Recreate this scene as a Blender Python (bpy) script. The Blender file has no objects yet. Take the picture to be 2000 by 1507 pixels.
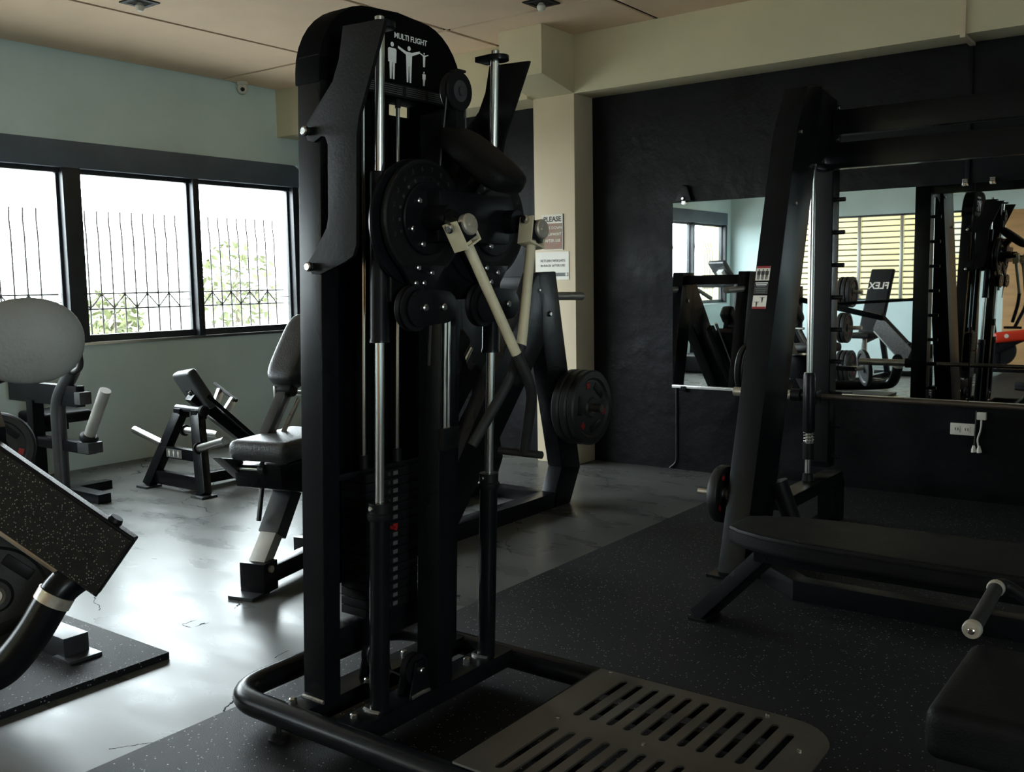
import bpy, bmesh, math, random
from mathutils import Vector, Matrix

random.seed(7)
scene = bpy.context.scene
C = scene.collection

# ------------------------------------------------------------------ camera
cam_data = bpy.data.cameras.new('camera')
cam = bpy.data.objects.new('camera', cam_data)
C.objects.link(cam)
cam_data.sensor_fit = 'HORIZONTAL'
cam_data.sensor_width = 36.0
cam_data.lens = 1901.49 / 2000.0 * 36.0
cam_data.clip_start = 0.05
cam_data.clip_end = 200.0
YAW, PITCH, ROLL = math.radians(36.665), math.radians(-6.106), math.radians(-0.93)
fwd = Vector((-math.sin(YAW) * math.cos(PITCH), math.cos(YAW) * math.cos(PITCH), math.sin(PITCH)))
r0 = Vector((math.cos(YAW), math.sin(YAW), 0.0))
u0 = r0.cross(fwd)
right = r0 * math.cos(ROLL) + u0 * math.sin(ROLL)
upv = u0 * math.cos(ROLL) - r0 * math.sin(ROLL)
m = Matrix((right, upv, -fwd)).transposed().to_4x4()
m.translation = Vector((0.0, 0.0, 1.35))
cam.matrix_world = m
scene.camera = cam

# ------------------------------------------------------------------ sky, exposure
world = bpy.data.worlds.new('overcast_sky')
scene.world = world
world.use_nodes = True
bg = world.node_tree.nodes['Background']
bg.inputs['Color'].default_value = (0.86, 0.94, 1.0, 1.0)
bg.inputs['Strength'].default_value = 29.0
vs = scene.view_settings
vs.view_transform = 'Standard'
vs.look = 'None'
vs.gamma = 1.0
vs.use_curve_mapping = False
vs.exposure = 0.0
scene.display_settings.display_device = 'sRGB'
cy = scene.cycles
cy.use_denoising = True
cy.max_bounces = 10
cy.diffuse_bounces = 5
cy.glossy_bounces = 5
cy.transparent_max_bounces = 12
cy.caustics_reflective = False
cy.caustics_refractive = False
cy.sample_clamp_indirect = 6.0


def portal(loc, rot, sx, sy):
    """Sampling portal in a window opening: gives off no light of its own."""
    l = bpy.data.lights.new('window_portal', 'AREA')
    l.shape = 'RECTANGLE'
    l.size, l.size_y = sx, sy
    l.cycles.is_portal = True
    o = bpy.data.objects.new('window_portal', l)
    C.objects.link(o)
    o.location = loc
    o.rotation_euler = rot


portal((-7.0, 1.52, 1.62), (0, -math.pi / 2, 0), 1.3, 9.1)
portal((-4.5, -3.27, 1.64), (math.pi / 2, 0, 0), 2.7, 1.3)


portal((3.4, -0.7, 1.6), (0, math.pi / 2, 0), 1.2, 1.2)


# ------------------------------------------------------------------ materials
def srgb(r, g, b):
    def f(c):
        c /= 255.0
        return c / 12.92 if c <= 0.04045 else ((c + 0.055) / 1.055) ** 2.4
    return (f(r), f(g), f(b), 1.0)


def mat(name, col, rough=0.5, metal=0.0, var=0.12, scale=8.0, bump=0.0, bscale=80.0, spec=0.5, rvar=0.0,
        col2=None, coat=0.0, stretch=None, soft=0.2, detail=5.0):
    mt = bpy.data.materials.new(name)
    mt.use_nodes = True
    nt = mt.node_tree
    b = nt.nodes['Principled BSDF']
    tc = nt.nodes.new('ShaderNodeTexCoord')
    src = tc.outputs['Object']
    if stretch:
        mp = nt.nodes.new('ShaderNodeMapping')
        mp.inputs['Scale'].default_value = stretch
        nt.links.new(src, mp.inputs['Vector'])
        src = mp.outputs['Vector']
    nz = nt.nodes.new('ShaderNodeTexNoise')
    nz.inputs['Scale'].default_value = scale
    nz.inputs['Detail'].default_value = detail
    nt.links.new(src, nz.inputs['Vector'])
    rp = nt.nodes.new('ShaderNodeValToRGB')
    c = col[:3]
    d = col2[:3] if col2 else tuple(min(1.0, x * (1 + var)) for x in c)
    e = tuple(x * (1 - var) for x in c)
    rp.color_ramp.elements[0].position = 0.5 - soft
    rp.color_ramp.elements[1].position = 0.5 + soft
    rp.color_ramp.elements[0].color = (*e, 1)
    rp.color_ramp.elements[1].color = (*d, 1)
    nt.links.new(nz.outputs['Fac'], rp.inputs['Fac'])
    nt.links.new(rp.outputs['Color'], b.inputs['Base Color'])
    b.inputs['Metallic'].default_value = metal
    b.inputs['Roughness'].default_value = rough
    b.inputs['Specular IOR Level'].default_value = spec
    b.inputs['Coat Weight'].default_value = coat
    b.inputs['Coat Roughness'].default_value = 0.12
    if rvar:
        mr = nt.nodes.new('ShaderNodeMapRange')
        mr.inputs['From Min'].default_value = 0.5 - soft
        mr.inputs['From Max'].default_value = 0.5 + soft
        mr.inputs['To Min'].default_value = max(0.02, rough - rvar)
        mr.inputs['To Max'].default_value = rough + rvar
        nt.links.new(nz.outputs['Fac'], mr.inputs['Value'])
        nt.links.new(mr.outputs['Result'], b.inputs['Roughness'])
    if bump:
        n2 = nt.nodes.new('ShaderNodeTexNoise')
        n2.inputs['Scale'].default_value = bscale
        n2.inputs['Detail'].default_value = 4.0
        nt.links.new(tc.outputs['Object'], n2.inputs['Vector'])
        bp = nt.nodes.new('ShaderNodeBump')
        bp.inputs['Strength'].default_value = bump
        bp.inputs['Distance'].default_value = 0.01
        nt.links.new(n2.outputs['Fac'], bp.inputs['Height'])
        nt.links.new(bp.outputs['Normal'], b.inputs['Normal'])
    return mt


def fleck_mat(name, col, fleck, scale, size, rough, keep=0.35):
    """Rubber granulate: dark base with scattered pale chips."""
    mt = mat(name, col, rough, bump=0.25, bscale=260.0, var=0.25, scale=30.0, spec=0.28)
    nt = mt.node_tree
    b = nt.nodes['Principled BSDF']
    base = b.inputs['Base Color'].links[0].from_socket
    tc = nt.nodes.new('ShaderNodeTexCoord')
    vo = nt.nodes.new('ShaderNodeTexVoronoi')
    vo.inputs['Scale'].default_value = scale
    nt.links.new(tc.outputs['Object'], vo.inputs['Vector'])
    lt = nt.nodes.new('ShaderNodeMath')
    lt.operation = 'LESS_THAN'
    lt.inputs[1].default_value = size
    nt.links.new(vo.outputs['Distance'], lt.inputs[0])
    sp = nt.nodes.new('ShaderNodeSeparateColor')
    nt.links.new(vo.outputs['Color'], sp.inputs['Color'])
    l2 = nt.nodes.new('ShaderNodeMath')
    l2.operation = 'LESS_THAN'
    l2.inputs[1].default_value = keep
    nt.links.new(sp.outputs['Red'], l2.inputs[0])
    mu = nt.nodes.new('ShaderNodeMath')
    mu.operation = 'MULTIPLY'
    nt.links.new(lt.outputs[0], mu.inputs[0])
    nt.links.new(l2.outputs[0], mu.inputs[1])
    mx = nt.nodes.new('ShaderNodeMix')
    mx.data_type = 'RGBA'
    nt.links.new(mu.outputs[0], mx.inputs[0])
    nt.links.new(base, mx.inputs[6])
    mx.inputs[7].default_value = fleck
    nt.links.new(mx.outputs[2], b.inputs['Base Color'])
    return mt


def concrete_mat():
    mt = mat('polished_concrete', (0.078, 0.082, 0.079, 1), 0.30, var=0.25, scale=2.4, bump=0.05, bscale=5.0, soft=0.36, detail=8.0,
             rvar=0.13, col2=(0.145, 0.146, 0.136, 1), stretch=(1.0, 2.2, 1.0), spec=0.14)
    nt = mt.node_tree
    b = nt.nodes['Principled BSDF']
    base = b.inputs['Base Color'].links[0].from_socket
    tc = nt.nodes.new('ShaderNodeTexCoord')
    n1 = nt.nodes.new('ShaderNodeTexNoise')
    n1.inputs['Scale'].default_value = 2.2
    n1.inputs['Detail'].default_value = 6.0
    nt.links.new(tc.outputs['Object'], n1.inputs['Vector'])
    ad = nt.nodes.new('ShaderNodeVectorMath')
    ad.operation = 'MULTIPLY_ADD'
    ad.inputs[1].default_value = (0.5, 0.5, 0.5)
    nt.links.new(n1.outputs['Color'], ad.inputs[0])
    nt.links.new(tc.outputs['Object'], ad.inputs[2])
    vo = nt.nodes.new('ShaderNodeTexVoronoi')
    vo.feature = 'DISTANCE_TO_EDGE'
    vo.inputs['Scale'].default_value = 1.15
    nt.links.new(ad.outputs[0], vo.inputs['Vector'])
    cr = nt.nodes.new('ShaderNodeMath')
    cr.operation = 'LESS_THAN'
    cr.inputs[1].default_value = 0.0028
    nt.links.new(vo.outputs['Distance'], cr.inputs[0])
    n3 = nt.nodes.new('ShaderNodeTexNoise')
    n3.inputs['Scale'].default_value = 1.7
    nt.links.new(tc.outputs['Object'], n3.inputs['Vector'])
    gt = nt.nodes.new('ShaderNodeMath')
    gt.operation = 'GREATER_THAN'
    gt.inputs[1].default_value = 0.52
    nt.links.new(n3.outputs['Fac'], gt.inputs[0])
    mu = nt.nodes.new('ShaderNodeMath')
    mu.operation = 'MULTIPLY'
    nt.links.new(cr.outputs[0], mu.inputs[0])
    nt.links.new(gt.outputs[0], mu.inputs[1])
    mx = nt.nodes.new('ShaderNodeMix')
    mx.data_type = 'RGBA'
    nt.links.new(mu.outputs[0], mx.inputs[0])
    nt.links.new(base, mx.inputs[6])
    mx.inputs[7].default_value = (0.012, 0.012, 0.012, 1)
    nt.links.new(mx.outputs[2], b.inputs['Base Color'])
    # the crack also breaks the polish
    ra = nt.nodes.new('ShaderNodeMath')
    ra.operation = 'ADD'
    ra.use_clamp = True
    nt.links.new(b.inputs['Roughness'].links[0].from_socket, ra.inputs[0])
    nt.links.new(mu.outputs[0], ra.inputs[1])
    nt.links.new(ra.outputs[0], b.inputs['Roughness'])
    return mt


def glass_mat():
    mt = bpy.data.materials.new('window_glass')
    mt.use_nodes = True
    nt = mt.node_tree
    nt.nodes.remove(nt.nodes['Principled BSDF'])
    out = nt.nodes['Material Output']
    tr = nt.nodes.new('ShaderNodeBsdfTransparent')
    tr.inputs['Color'].default_value = (0.93, 0.95, 0.94, 1)
    gl = nt.nodes.new('ShaderNodeBsdfGlossy')
    gl.inputs['Roughness'].default_value = 0.03
    lw_ = nt.nodes.new('ShaderNodeLayerWeight')
    lw_.inputs['Blend'].default_value = 0.5
    pw = nt.nodes.new('ShaderNodeMath')
    pw.operation = 'POWER'
    pw.inputs[1].default_value = 4.0
    nt.links.new(lw_.outputs['Facing'], pw.inputs[0])
    fr = nt.nodes.new('ShaderNodeMath')
    fr.operation = 'MULTIPLY_ADD'
    fr.inputs[1].default_value = 0.7
    fr.inputs[2].default_value = 0.03
    nt.links.new(pw.outputs[0], fr.inputs[0])
    nz = nt.nodes.new('ShaderNodeTexNoise')
    nz.inputs['Scale'].default_value = 3.0
    bp = nt.nodes.new('ShaderNodeBump')
    bp.inputs['Strength'].default_value = 0.01
    nt.links.new(nz.outputs['Fac'], bp.inputs['Height'])
    nt.links.new(bp.outputs['Normal'], gl.inputs['Normal'])
    mx = nt.nodes.new('ShaderNodeMixShader')
    nt.links.new(fr.outputs[0], mx.inputs[0])
    nt.links.new(tr.outputs[0], mx.inputs[1])
    nt.links.new(gl.outputs[0], mx.inputs[2])
    nt.links.new(mx.outputs[0], out.inputs['Surface'])
    return mt


M = {
    'concrete': concrete_mat(),
    'mat': fleck_mat('rubber_floor_mat', (0.0045, 0.0048, 0.0055, 1), (0.30, 0.30, 0.29, 1), 115.0, 0.30, 0.62, 0.11),
    'wall': mat('grey_green_wall_paint', srgb(212, 232, 232), 0.75, var=0.05, scale=2.0, bump=0.06, bscale=30),
    'beam': mat('tan_beam_paint', srgb(206, 196, 164), 0.75, var=0.05, scale=2.0, bump=0.06, bscale=30),
    'pillar': mat('cream_pillar_paint', srgb(206, 190, 162), 0.7, var=0.05, scale=3.0, bump=0.08, bscale=26),
    'ceiling': mat('cream_ceiling_board', srgb(231, 202, 172), 0.8, var=0.04, scale=3.0, bump=0.03, bscale=60),
    'void': mat('dark_ceiling_void', (0.01, 0.009, 0.008, 1), 0.9),
    'blackwall': mat('black_trowelled_wall_paint', (0.0045, 0.0047, 0.0056, 1), 0.45, var=0.35, scale=3.5, bump=0.6,
                     bscale=11.0, rvar=0.10, spec=0.13),
    'darkwall': mat('charcoal_wall_paint', (0.03, 0.03, 0.032, 1), 0.6, var=0.2, scale=3.0, bump=0.2, bscale=15),
    'tan': mat('tan_plywood', srgb(190, 146, 96), 0.6, var=0.15, scale=2.0, stretch=(1, 1, 8)),
    'yellow': mat('pale_yellow_render', srgb(214, 198, 150), 0.8, var=0.06, scale=2.0, bump=0.1, bscale=20),
    'frame': mat('black_window_frame', (0.018, 0.022, 0.027, 1), 0.45, var=0.2, scale=12.0),
    'lintel': mat('haze_tinted_lintel_board', (0.10, 0.13, 0.165, 1), 0.5, var=0.12, scale=4.0),  # bluish paleness is lens haze put into the board's colour
    'glass': glass_mat(),
    'mirror': mat('mirror_silver', (0.80, 0.83, 0.82, 1), 0.012, metal=1.0, var=0.01, scale=2.0),
    'alu': mat('brushed_aluminium', (0.62, 0.61, 0.58, 1), 0.28, metal=1.0, var=0.1, scale=20.0, stretch=(1, 20, 20)),
    'black': mat('black_powder_coat', (0.0060, 0.0064, 0.0076, 1), 0.27, var=0.15, scale=9.0, spec=0.17),
    'satin': mat('satin_black_paint', (0.0075, 0.0076, 0.0085, 1), 0.45, var=0.15, scale=7.0, bump=0.02, bscale=240.0, spec=0.18),
    'hood': mat('matt_black_hood_plastic', (0.0035, 0.0035, 0.0040, 1), 0.6, var=0.15, scale=6.0, spec=0.02),
    'dusty': mat('dusty_scratched_black_plate', (0.0045, 0.0045, 0.005, 1), 0.5, var=0.35, scale=5.0, spec=0.09,
                 col2=(0.011, 0.0108, 0.010, 1), bump=0.1, bscale=120.0, rvar=0.1),
    'steelgrey': mat('grey_steel_tube', (0.05, 0.052, 0.055, 1), 0.32, metal=0.3, var=0.2, scale=10.0),
    'chrome': mat('chrome', (0.86, 0.85, 0.82, 1), 0.16, metal=0.94, var=0.04, scale=20.0),
    'steel': mat('worn_steel_sleeve', (0.58, 0.53, 0.45, 1), 0.34, metal=0.6, var=0.15, scale=18.0, rvar=0.08),
    'bolt': mat('zinc_bolt', (0.55, 0.54, 0.52, 1), 0.25, metal=1.0, var=0.1, scale=60.0),
    'cream': mat('chipped_cream_paint', srgb(212, 202, 172), 0.42, var=0.08, scale=25.0),
    'rubber': mat('black_rubber_grip', (0.010, 0.010, 0.010, 1), 0.65, var=0.3, scale=30.0, bump=0.2, bscale=400.0),
    'vinyl': mat('black_vinyl_upholstery', (0.0055, 0.0055, 0.006, 1), 0.5, var=0.25, scale=10.0, bump=0.18,
                 bscale=220.0, spec=0.12, rvar=0.03),
    'greyvinyl': mat('worn_grey_vinyl', (0.028, 0.030, 0.031, 1), 0.42, var=0.2, scale=10.0, bump=0.25, bscale=150.0),
    'flarevinyl': mat('flare_lightened_vinyl', (0.24, 0.245, 0.23, 1), 0.5, var=0.1, scale=8.0, bump=0.15, bscale=120.0),  # lens flare over the round pad, painted in as a lighter grey
    'galv': mat('galvanised_steel', (0.42, 0.41, 0.38, 1), 0.38, metal=0.55, var=0.12, scale=15.0),
    'darksteel': mat('dark_worn_steel', (0.15, 0.13, 0.11, 1), 0.33, metal=0.8, var=0.15, scale=15.0),
    'iron': mat('black_rubber_weight_plate', (0.010, 0.010, 0.0105, 1), 0.50, var=0.25, scale=14.0, bump=0.1, bscale=150),
    'red': mat('red_print', srgb(142, 28, 30), 0.5, var=0.1, scale=40.0),
    'white': mat('off_white_plastic', srgb(214, 210, 198), 0.45, var=0.03, scale=15.0),
    'print': mat('pale_grey_print', srgb(242, 242, 236), 0.6, var=0.05, scale=60.0),
    'greyprint': mat('dull_grey_print', srgb(84, 86, 84), 0.6, var=0.15, scale=60.0),
    'darkprint': mat('dark_ink_print', srgb(40, 38, 36), 0.6, var=0.1, scale=60.0),
    'brownprint': mat('brown_print', srgb(142, 74, 50), 0.55, var=0.15, scale=5.0, col2=srgb(120, 112, 84)),
    'paper': mat('white_paper', srgb(220, 214, 200), 0.7, var=0.03, scale=20.0),
    'grit': fleck_mat('gritty_anti_slip_coating', (0.012, 0.0115, 0.011, 1), (0.25, 0.22, 0.17, 1), 170.0, 0.34, 0.42, 0.30),
    'grate': mat('brushed_grey_steel_plate', (0.16, 0.15, 0.13, 1), 0.38, metal=0.8, var=0.18, scale=6.0, rvar=0.08),
    'orange': mat('red_orange_plastic', srgb(206, 52, 24), 0.35, var=0.06, scale=12.0),
    'leaf': mat('green_leaves', (0.075, 0.085, 0.030, 1), 0.5, var=0.4, scale=6.0),
    'bark': mat('brown_bark', (0.06, 0.045, 0.03, 1), 0.8, var=0.3, scale=20.0),
    'ground': mat('outdoor_concrete', (0.24, 0.235, 0.22, 1), 0.8, var=0.1, scale=1.0),
    'outwall': mat('pale_boundary_wall', (0.62, 0.60, 0.55, 1), 0.8, var=0.06, scale=1.5),
    'grille': mat('rusty_iron_grille', (0.030, 0.021, 0.017, 1), 0.5, var=0.15, scale=20.0),
    'weld': mat('silver_weld_bead', (0.45, 0.44, 0.42, 1), 0.3, metal=0.9, var=0.3, scale=90.0),
    'cable': mat('black_cable_sheath', (0.012, 0.012, 0.013, 1), 0.45, var=0.1, scale=30.0),
}


# ------------------------------------------------------------------ mesh helpers
def vec(p):
    return p if isinstance(p, Vector) else Vector(p)


def fillet(pts, rad, n=6):
    """Round the inner corners of a polyline."""
    pts = [vec(p) for p in pts]
    out = [pts[0]]
    for i in range(1, len(pts) - 1):
        a, b, c = pts[i - 1], pts[i], pts[i + 1]
        d1, d2 = (a - b), (c - b)
        l = min(rad, d1.length * 0.48, d2.length * 0.48)
        p, q = b + d1.normalized() * l, b + d2.normalized() * l
        for k in range(n + 1):
            t = k / n
            out.append(p * (1 - t) ** 2 + b * 2 * t * (1 - t) + q * t * t)
    out.append(pts[-1])
    return out


class MB:
    def __init__(self):
        self.v, self.f = [], []

    def add(self, vs, fs):
        o = len(self.v)
        self.v += [vec(p) for p in vs]
        self.f += [tuple(i + o for i in f) for f in fs]
        return self

    def box(self, x0, x1, y0, y1, z0, z1):
        return self.obox(((x0 + x1) / 2, (y0 + y1) / 2, (z0 + z1) / 2),
                         ((1, 0, 0), (0, 1, 0), (0, 0, 1)), (abs(x1 - x0) / 2, abs(y1 - y0) / 2, abs(z1 - z0) / 2))

    def obox(self, c, ax, h):
        c = vec(c)
        a, b, d = [vec(ax[i]).normalized() * h[i] for i in range(3)]
        vs = [c + a * i + b * j + d * k for i in (-1, 1) for j in (-1, 1) for k in (-1, 1)]
        fs = [(0, 1, 3, 2), (4, 6, 7, 5), (0, 4, 5, 1), (2, 3, 7, 6), (0, 2, 6, 4), (1, 5, 7, 3)]
        return self.add(vs, fs)

    def bar(self, p, q, w, h, side=None):
        """Rectangular bar p->q; w along side, h across the other way."""
        p, q = vec(p), vec(q)
        d = (q - p).normalized()
        s = vec(side) if side else (Vector((0, 0, 1)).cross(d) if abs(d.z) < 0.95 else Vector((1, 0, 0)))
        s = (s - d * s.dot(d)).normalized()
        u = d.cross(s)
        return self.obox((p + q) / 2, (d, s, u), ((q - p).length / 2, w / 2, h / 2))

    def tube(self, pts, r, n=12, caps=True):
        pts = [vec(p) for p in pts]
        k = len(pts)
        tg = []
        for i in range(k):
            a = pts[max(0, i - 1)]
            b = pts[min(k - 1, i + 1)]
            tg.append((b - a).normalized())
        ref = Vector((0, 0, 1)) if abs(tg[0].z) < 0.9 else Vector((1, 0, 0))
        nrm = (ref - tg[0] * ref.dot(tg[0])).normalized()
        vs, fs = [], []
        for i in range(k):
            nrm = (nrm - tg[i] * nrm.dot(tg[i])).normalized()
            bn = tg[i].cross(nrm)
            rr = r[i] if isinstance(r, (list, tuple)) else r
            for j in range(n):
                a = 2 * math.pi * j / n
                vs.append(pts[i] + nrm * math.cos(a) * rr + bn * math.sin(a) * rr)
        for i in range(k - 1):
            for j in range(n):
                j2 = (j + 1) % n
                fs.append((i * n + j, i * n + j2, (i + 1) * n + j2, (i + 1) * n + j))
        if caps:
            fs.append(tuple(range(n))[::-1])
            fs.append(tuple((k - 1) * n + j for j in range(n)))
        return self.add(vs, fs)

    def cyl(self, p, q, r, n=16):
        return self.tube([p, q], r, n)

    def lathe(self, prof, o, axis, n=32):
        o, ax = vec(o), vec(axis).normalized()
        ref = Vector((0, 0, 1)) if abs(ax.z) < 0.9 else Vector((1, 0, 0))
        s = (ref - ax * ref.dot(ax)).normalized()
        u = ax.cross(s)
        vs, fs = [], []
        k = len(prof)
        for r, t in prof:
            for j in range(n):
                a = 2 * math.pi * j / n
                vs.append(o + ax * t + (s * math.cos(a) + u * math.sin(a)) * max(r, 1e-5))
        for i in range(k - 1):
            for j in range(n):
                j2 = (j + 1) % n
                fs.append((i * n + j, i * n + j2, (i + 1) * n + j2, (i + 1) * n + j))
        return self.add(vs, fs)

    def prism(self, poly, o, u, v, n, t):
        """Polygon (list of 2-d points) in the plane o,u,v pushed t along n."""
        o, u, v, n = vec(o), vec(u), vec(v), vec(n)
        k = len(poly)
        vs = [o + u * a + v * b for a, b in poly] + [o + u * a + v * b + n * t for a, b in poly]
        fs = [tuple(range(k))[::-1], tuple(range(k, 2 * k))]
        for i in range(k):
            j = (i + 1) % k
            fs.append((i, j, k + j, k + i))
        return self.add(vs, fs)

    def pad(self, c, ax, h, bev, seg=4):
        """Upholstered cushion: a box with well rounded edges."""
        bm = bmesh.new()
        bmesh.ops.create_cube(bm, size=2.0)
        for w in bm.verts:
            w.co = Vector((w.co.x * h[0], w.co.y * h[1], w.co.z * h[2]))
        bmesh.ops.bevel(bm, geom=bm.edges[:], offset=bev, segments=seg, profile=0.6, affect='EDGES')
        bm.verts.index_update()
        a = [vec(x).normalized() for x in ax]
        c = vec(c)
        vs = [c + a[0] * w.co.x + a[1] * w.co.y + a[2] * w.co.z for w in bm.verts]
        fs = [tuple(w.index for w in f.verts) for f in bm.faces]
        bm.free()
        return self.add(vs, fs)

    def pillow(self, c, ax, h, e=0.45, nu=28, nv=14):
        """Softly rounded cushion (superellipsoid)."""
        a = [vec(x).normalized() for x in ax]
        c = vec(c)

        def pw(x):
            return math.copysign(abs(x) ** e, x)
        vs, fs = [], []
        for i in range(nv + 1):
            ph = -math.pi / 2 + math.pi * i / nv
            for j in range(nu):
                th = 2 * math.pi * j / nu
                vs.append(c + a[0] * h[0] * pw(math.cos(ph)) * pw(math.cos(th)) + a[1] * h[1] * pw(math.cos(ph)) * pw(math.sin(th)) + a[2] * h[2] * pw(math.sin(ph)))
        for i in range(nv):
            for j in range(nu):
                j2 = (j + 1) % nu
                fs.append((i * nu + j, i * nu + j2, (i + 1) * nu + j2, (i + 1) * nu + j))
        return self.add(vs, fs)

    def build(self, name, material, parent=None, bev=0.0, xf=None, angle=35, seg=2):
        base = base_of(parent)
        me = bpy.data.meshes.new(name)
        pts = [xf(p) for p in self.v] if xf else self.v
        me.from_pydata([tuple(vec(p) - base) for p in pts], [], self.f)
        bm = bmesh.new()
        bm.from_mesh(me)
        bmesh.ops.recalc_face_normals(bm, faces=bm.faces[:])
        if bev:
            es = [e for e in bm.edges if len(e.link_faces) == 2 and e.calc_face_angle(0) > math.radians(40)]
            bmesh.ops.bevel(bm, geom=es, offset=bev, segments=seg, profile=0.7, affect='EDGES', clamp_overlap=True)
        bm.to_mesh(me)
        bm.free()
        for p in me.polygons:
            p.use_smooth = True
        me.set_sharp_from_angle(angle=math.radians(angle))
        return link(name, me, material, parent)


BASE = {}


def base_of(parent):
    return BASE.get(parent.name, Vector((0, 0, 0))) if parent else Vector((0, 0, 0))


def link(name, me, material, parent):
    o = bpy.data.objects.new(name, me)
    C.objects.link(o)
    if material is not None:
        me.materials.clear()
        me.materials.append(M[material] if isinstance(material, str) else material)
    if parent:
        o.parent = parent
        BASE[o.name] = base_of(parent)
    return o


def tag(o, label, cat=None, group=None, kind=None):
    o['label'] = label
    if cat:
        o['category'] = cat
    if group:
        o['group'] = group
    if kind:
        o['kind'] = kind
    return o


def thing(name, label, cat, base, group=None):
    o = bpy.data.objects.new(name, None)
    C.objects.link(o)
    o.empty_display_size = 0.1
    o.location = base
    BASE[o.name] = Vector(base)
    return tag(o, label, cat, group)


def struct(name, mb, material, label, cat, bev=0.0, parent=None):
    o = mb.build(name, material, parent, bev)
    if not parent:
        tag(o, label, cat, None, 'structure')
    return o


def copy_tree(o, parent=None, offset=None):
    c = o.copy()
    C.objects.link(c)
    c.parent = parent
    BASE[c.name] = base_of(o) + (vec(offset) if offset else Vector((0, 0, 0)))
    if offset and parent is None:
        c.location = o.location + vec(offset)
    for ch in o.children:
        copy_tree(ch, c)
    return c


def text(name, body, size, o, u, v, material, parent, align='CENTER', t=0.0006, bold=0.0, xf=None):
    """Flat lettering: u is the reading direction, v is up."""
    cu = bpy.data.curves.new(name, 'FONT')
    cu.body = body
    cu.size = size
    cu.align_x = align
    cu.align_y = 'CENTER'
    cu.extrude = t
    cu.offset = bold
    cu.resolution_u = 3
    tmp = bpy.data.objects.new(name + '_tmp', cu)
    me = bpy.data.meshes.new_from_object(tmp)
    bpy.data.objects.remove(tmp)
    base = base_of(parent)
    u, v, o = vec(u).normalized(), vec(v).normalized(), vec(o)
    n = u.cross(v)
    for w in me.vertices:
        p = o + u * w.co.x + v * w.co.y + n * w.co.z
        if xf:
            p = xf(p)
        w.co = p - base
    me.name = name
    return link(name, me, material, parent)


def curve_plate(name, outer, holes, z, thick, material, parent, xf=None):
    """Flat plate with real cut-outs (2-d filled curve turned into a mesh)."""
    cu = bpy.data.curves.new(name, 'CURVE')
    cu.dimensions = '2D'
    cu.fill_mode = 'BOTH'
    cu.extrude = thick / 2
    for loop in [outer] + holes:
        sp = cu.splines.new('POLY')
        sp.points.add(len(loop) - 1)
        for k, (x, y) in enumerate(loop):
            sp.points[k].co = (x, y, 0, 1)
        sp.use_cyclic_u = True
    tmp = bpy.data.objects.new(name + '_tmp', cu)
    me = bpy.data.meshes.new_from_object(tmp)
    bpy.data.objects.remove(tmp)
    base = base_of(parent)
    for w in me.vertices:
        p = Vector((w.co.x, w.co.y, w.co.z + z))
        w.co = p - base
    me.name = name
    return link(name, me, material, parent)


def bolt(p, axis, r, parent, material='bolt', name='bolt', xf=None, h=None):
    h = h or r * 0.8
    MB().lathe([(0, h), (r * 0.7, h), (r, h * 0.7), (r, -h * 0.3), (0, -h * 0.3)], p, axis, 10).build(name, material, parent, xf=xf)


def arc(cx, cy, r, a0, a1, n=8):
    return [(cx + r * math.cos(math.radians(a0 + (a1 - a0) * k / n)), cy + r * math.sin(math.radians(a0 + (a1 - a0) * k / n)))
            for k in range(n + 1)]


def figure(name, o, u, v, s, pose, material, parent, xf=None):
    """Flat printed pictogram of a standing person, s tall."""
    n = vec(u).cross(vec(v))
    b = MB()

    def pol(pts):
        b.prism([(x * s, y * s) for x, y in pts], o, u, v, n, 0.0006)
    pol(arc(0, 0.93, 0.065, 0, 330, 11))
    pol([(-0.13, 0.83), (0.13, 0.83), (0.11, 0.45), (-0.11, 0.45)])
    pol([(-0.11, 0.46), (-0.01, 0.46), (-0.03, 0.0), (-0.09, 0.0)])
    pol([(0.01, 0.46), (0.11, 0.46), (0.09, 0.0), (0.03, 0.0)])
    if pose == 'down':
        pol([(-0.17, 0.80), (-0.12, 0.83), (-0.11, 0.45), (-0.16, 0.45)])
        pol([(0.12, 0.83), (0.17, 0.80), (0.16, 0.45), (0.11, 0.45)])
    else:
        pol([(-0.12, 0.83), (-0.12, 0.74), (-0.46, 0.87), (-0.45, 0.93)])
        pol([(0.12, 0.74), (0.12, 0.83), (0.45, 0.93), (0.46, 0.87)])
    return b.build(name, material, parent, xf=xf)


X, Y, Z = Vector((1, 0, 0)), Vector((0, 1, 0)), Vector((0, 0, 1))

# ================================================================== THE ROOM
XW, YB, YF, XR, ZC = -6.94, 6.203, -3.2, 3.3, 3.07      # window wall, mirror wall, opposite wall, right wall, ceiling
struct('floor', MB().box(-7.12, XR + 0.15, YF - 0.15, YB + 0.17, -0.12, 0.0), 'concrete',
       'polished grey concrete floor with hairline cracks', 'floor')

# window wall, with one long band of windows
w = MB()
w.box(XW - 0.15, XW, YF - 0.15, YB + 0.17, 0.0, 0.945)
w.box(XW - 0.15, XW, YF - 0.15, YB + 0.17, 2.43, ZC + 0.3)
w.box(XW - 0.15, XW, YF - 0.15, -3.05, 0.945, 2.43)
w.box(XW - 0.15, XW, 6.10, YB + 0.17, 0.945, 2.43)
struct('wall_left', w, 'wall', 'grey painted wall with a long band of windows', 'wall')

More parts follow.
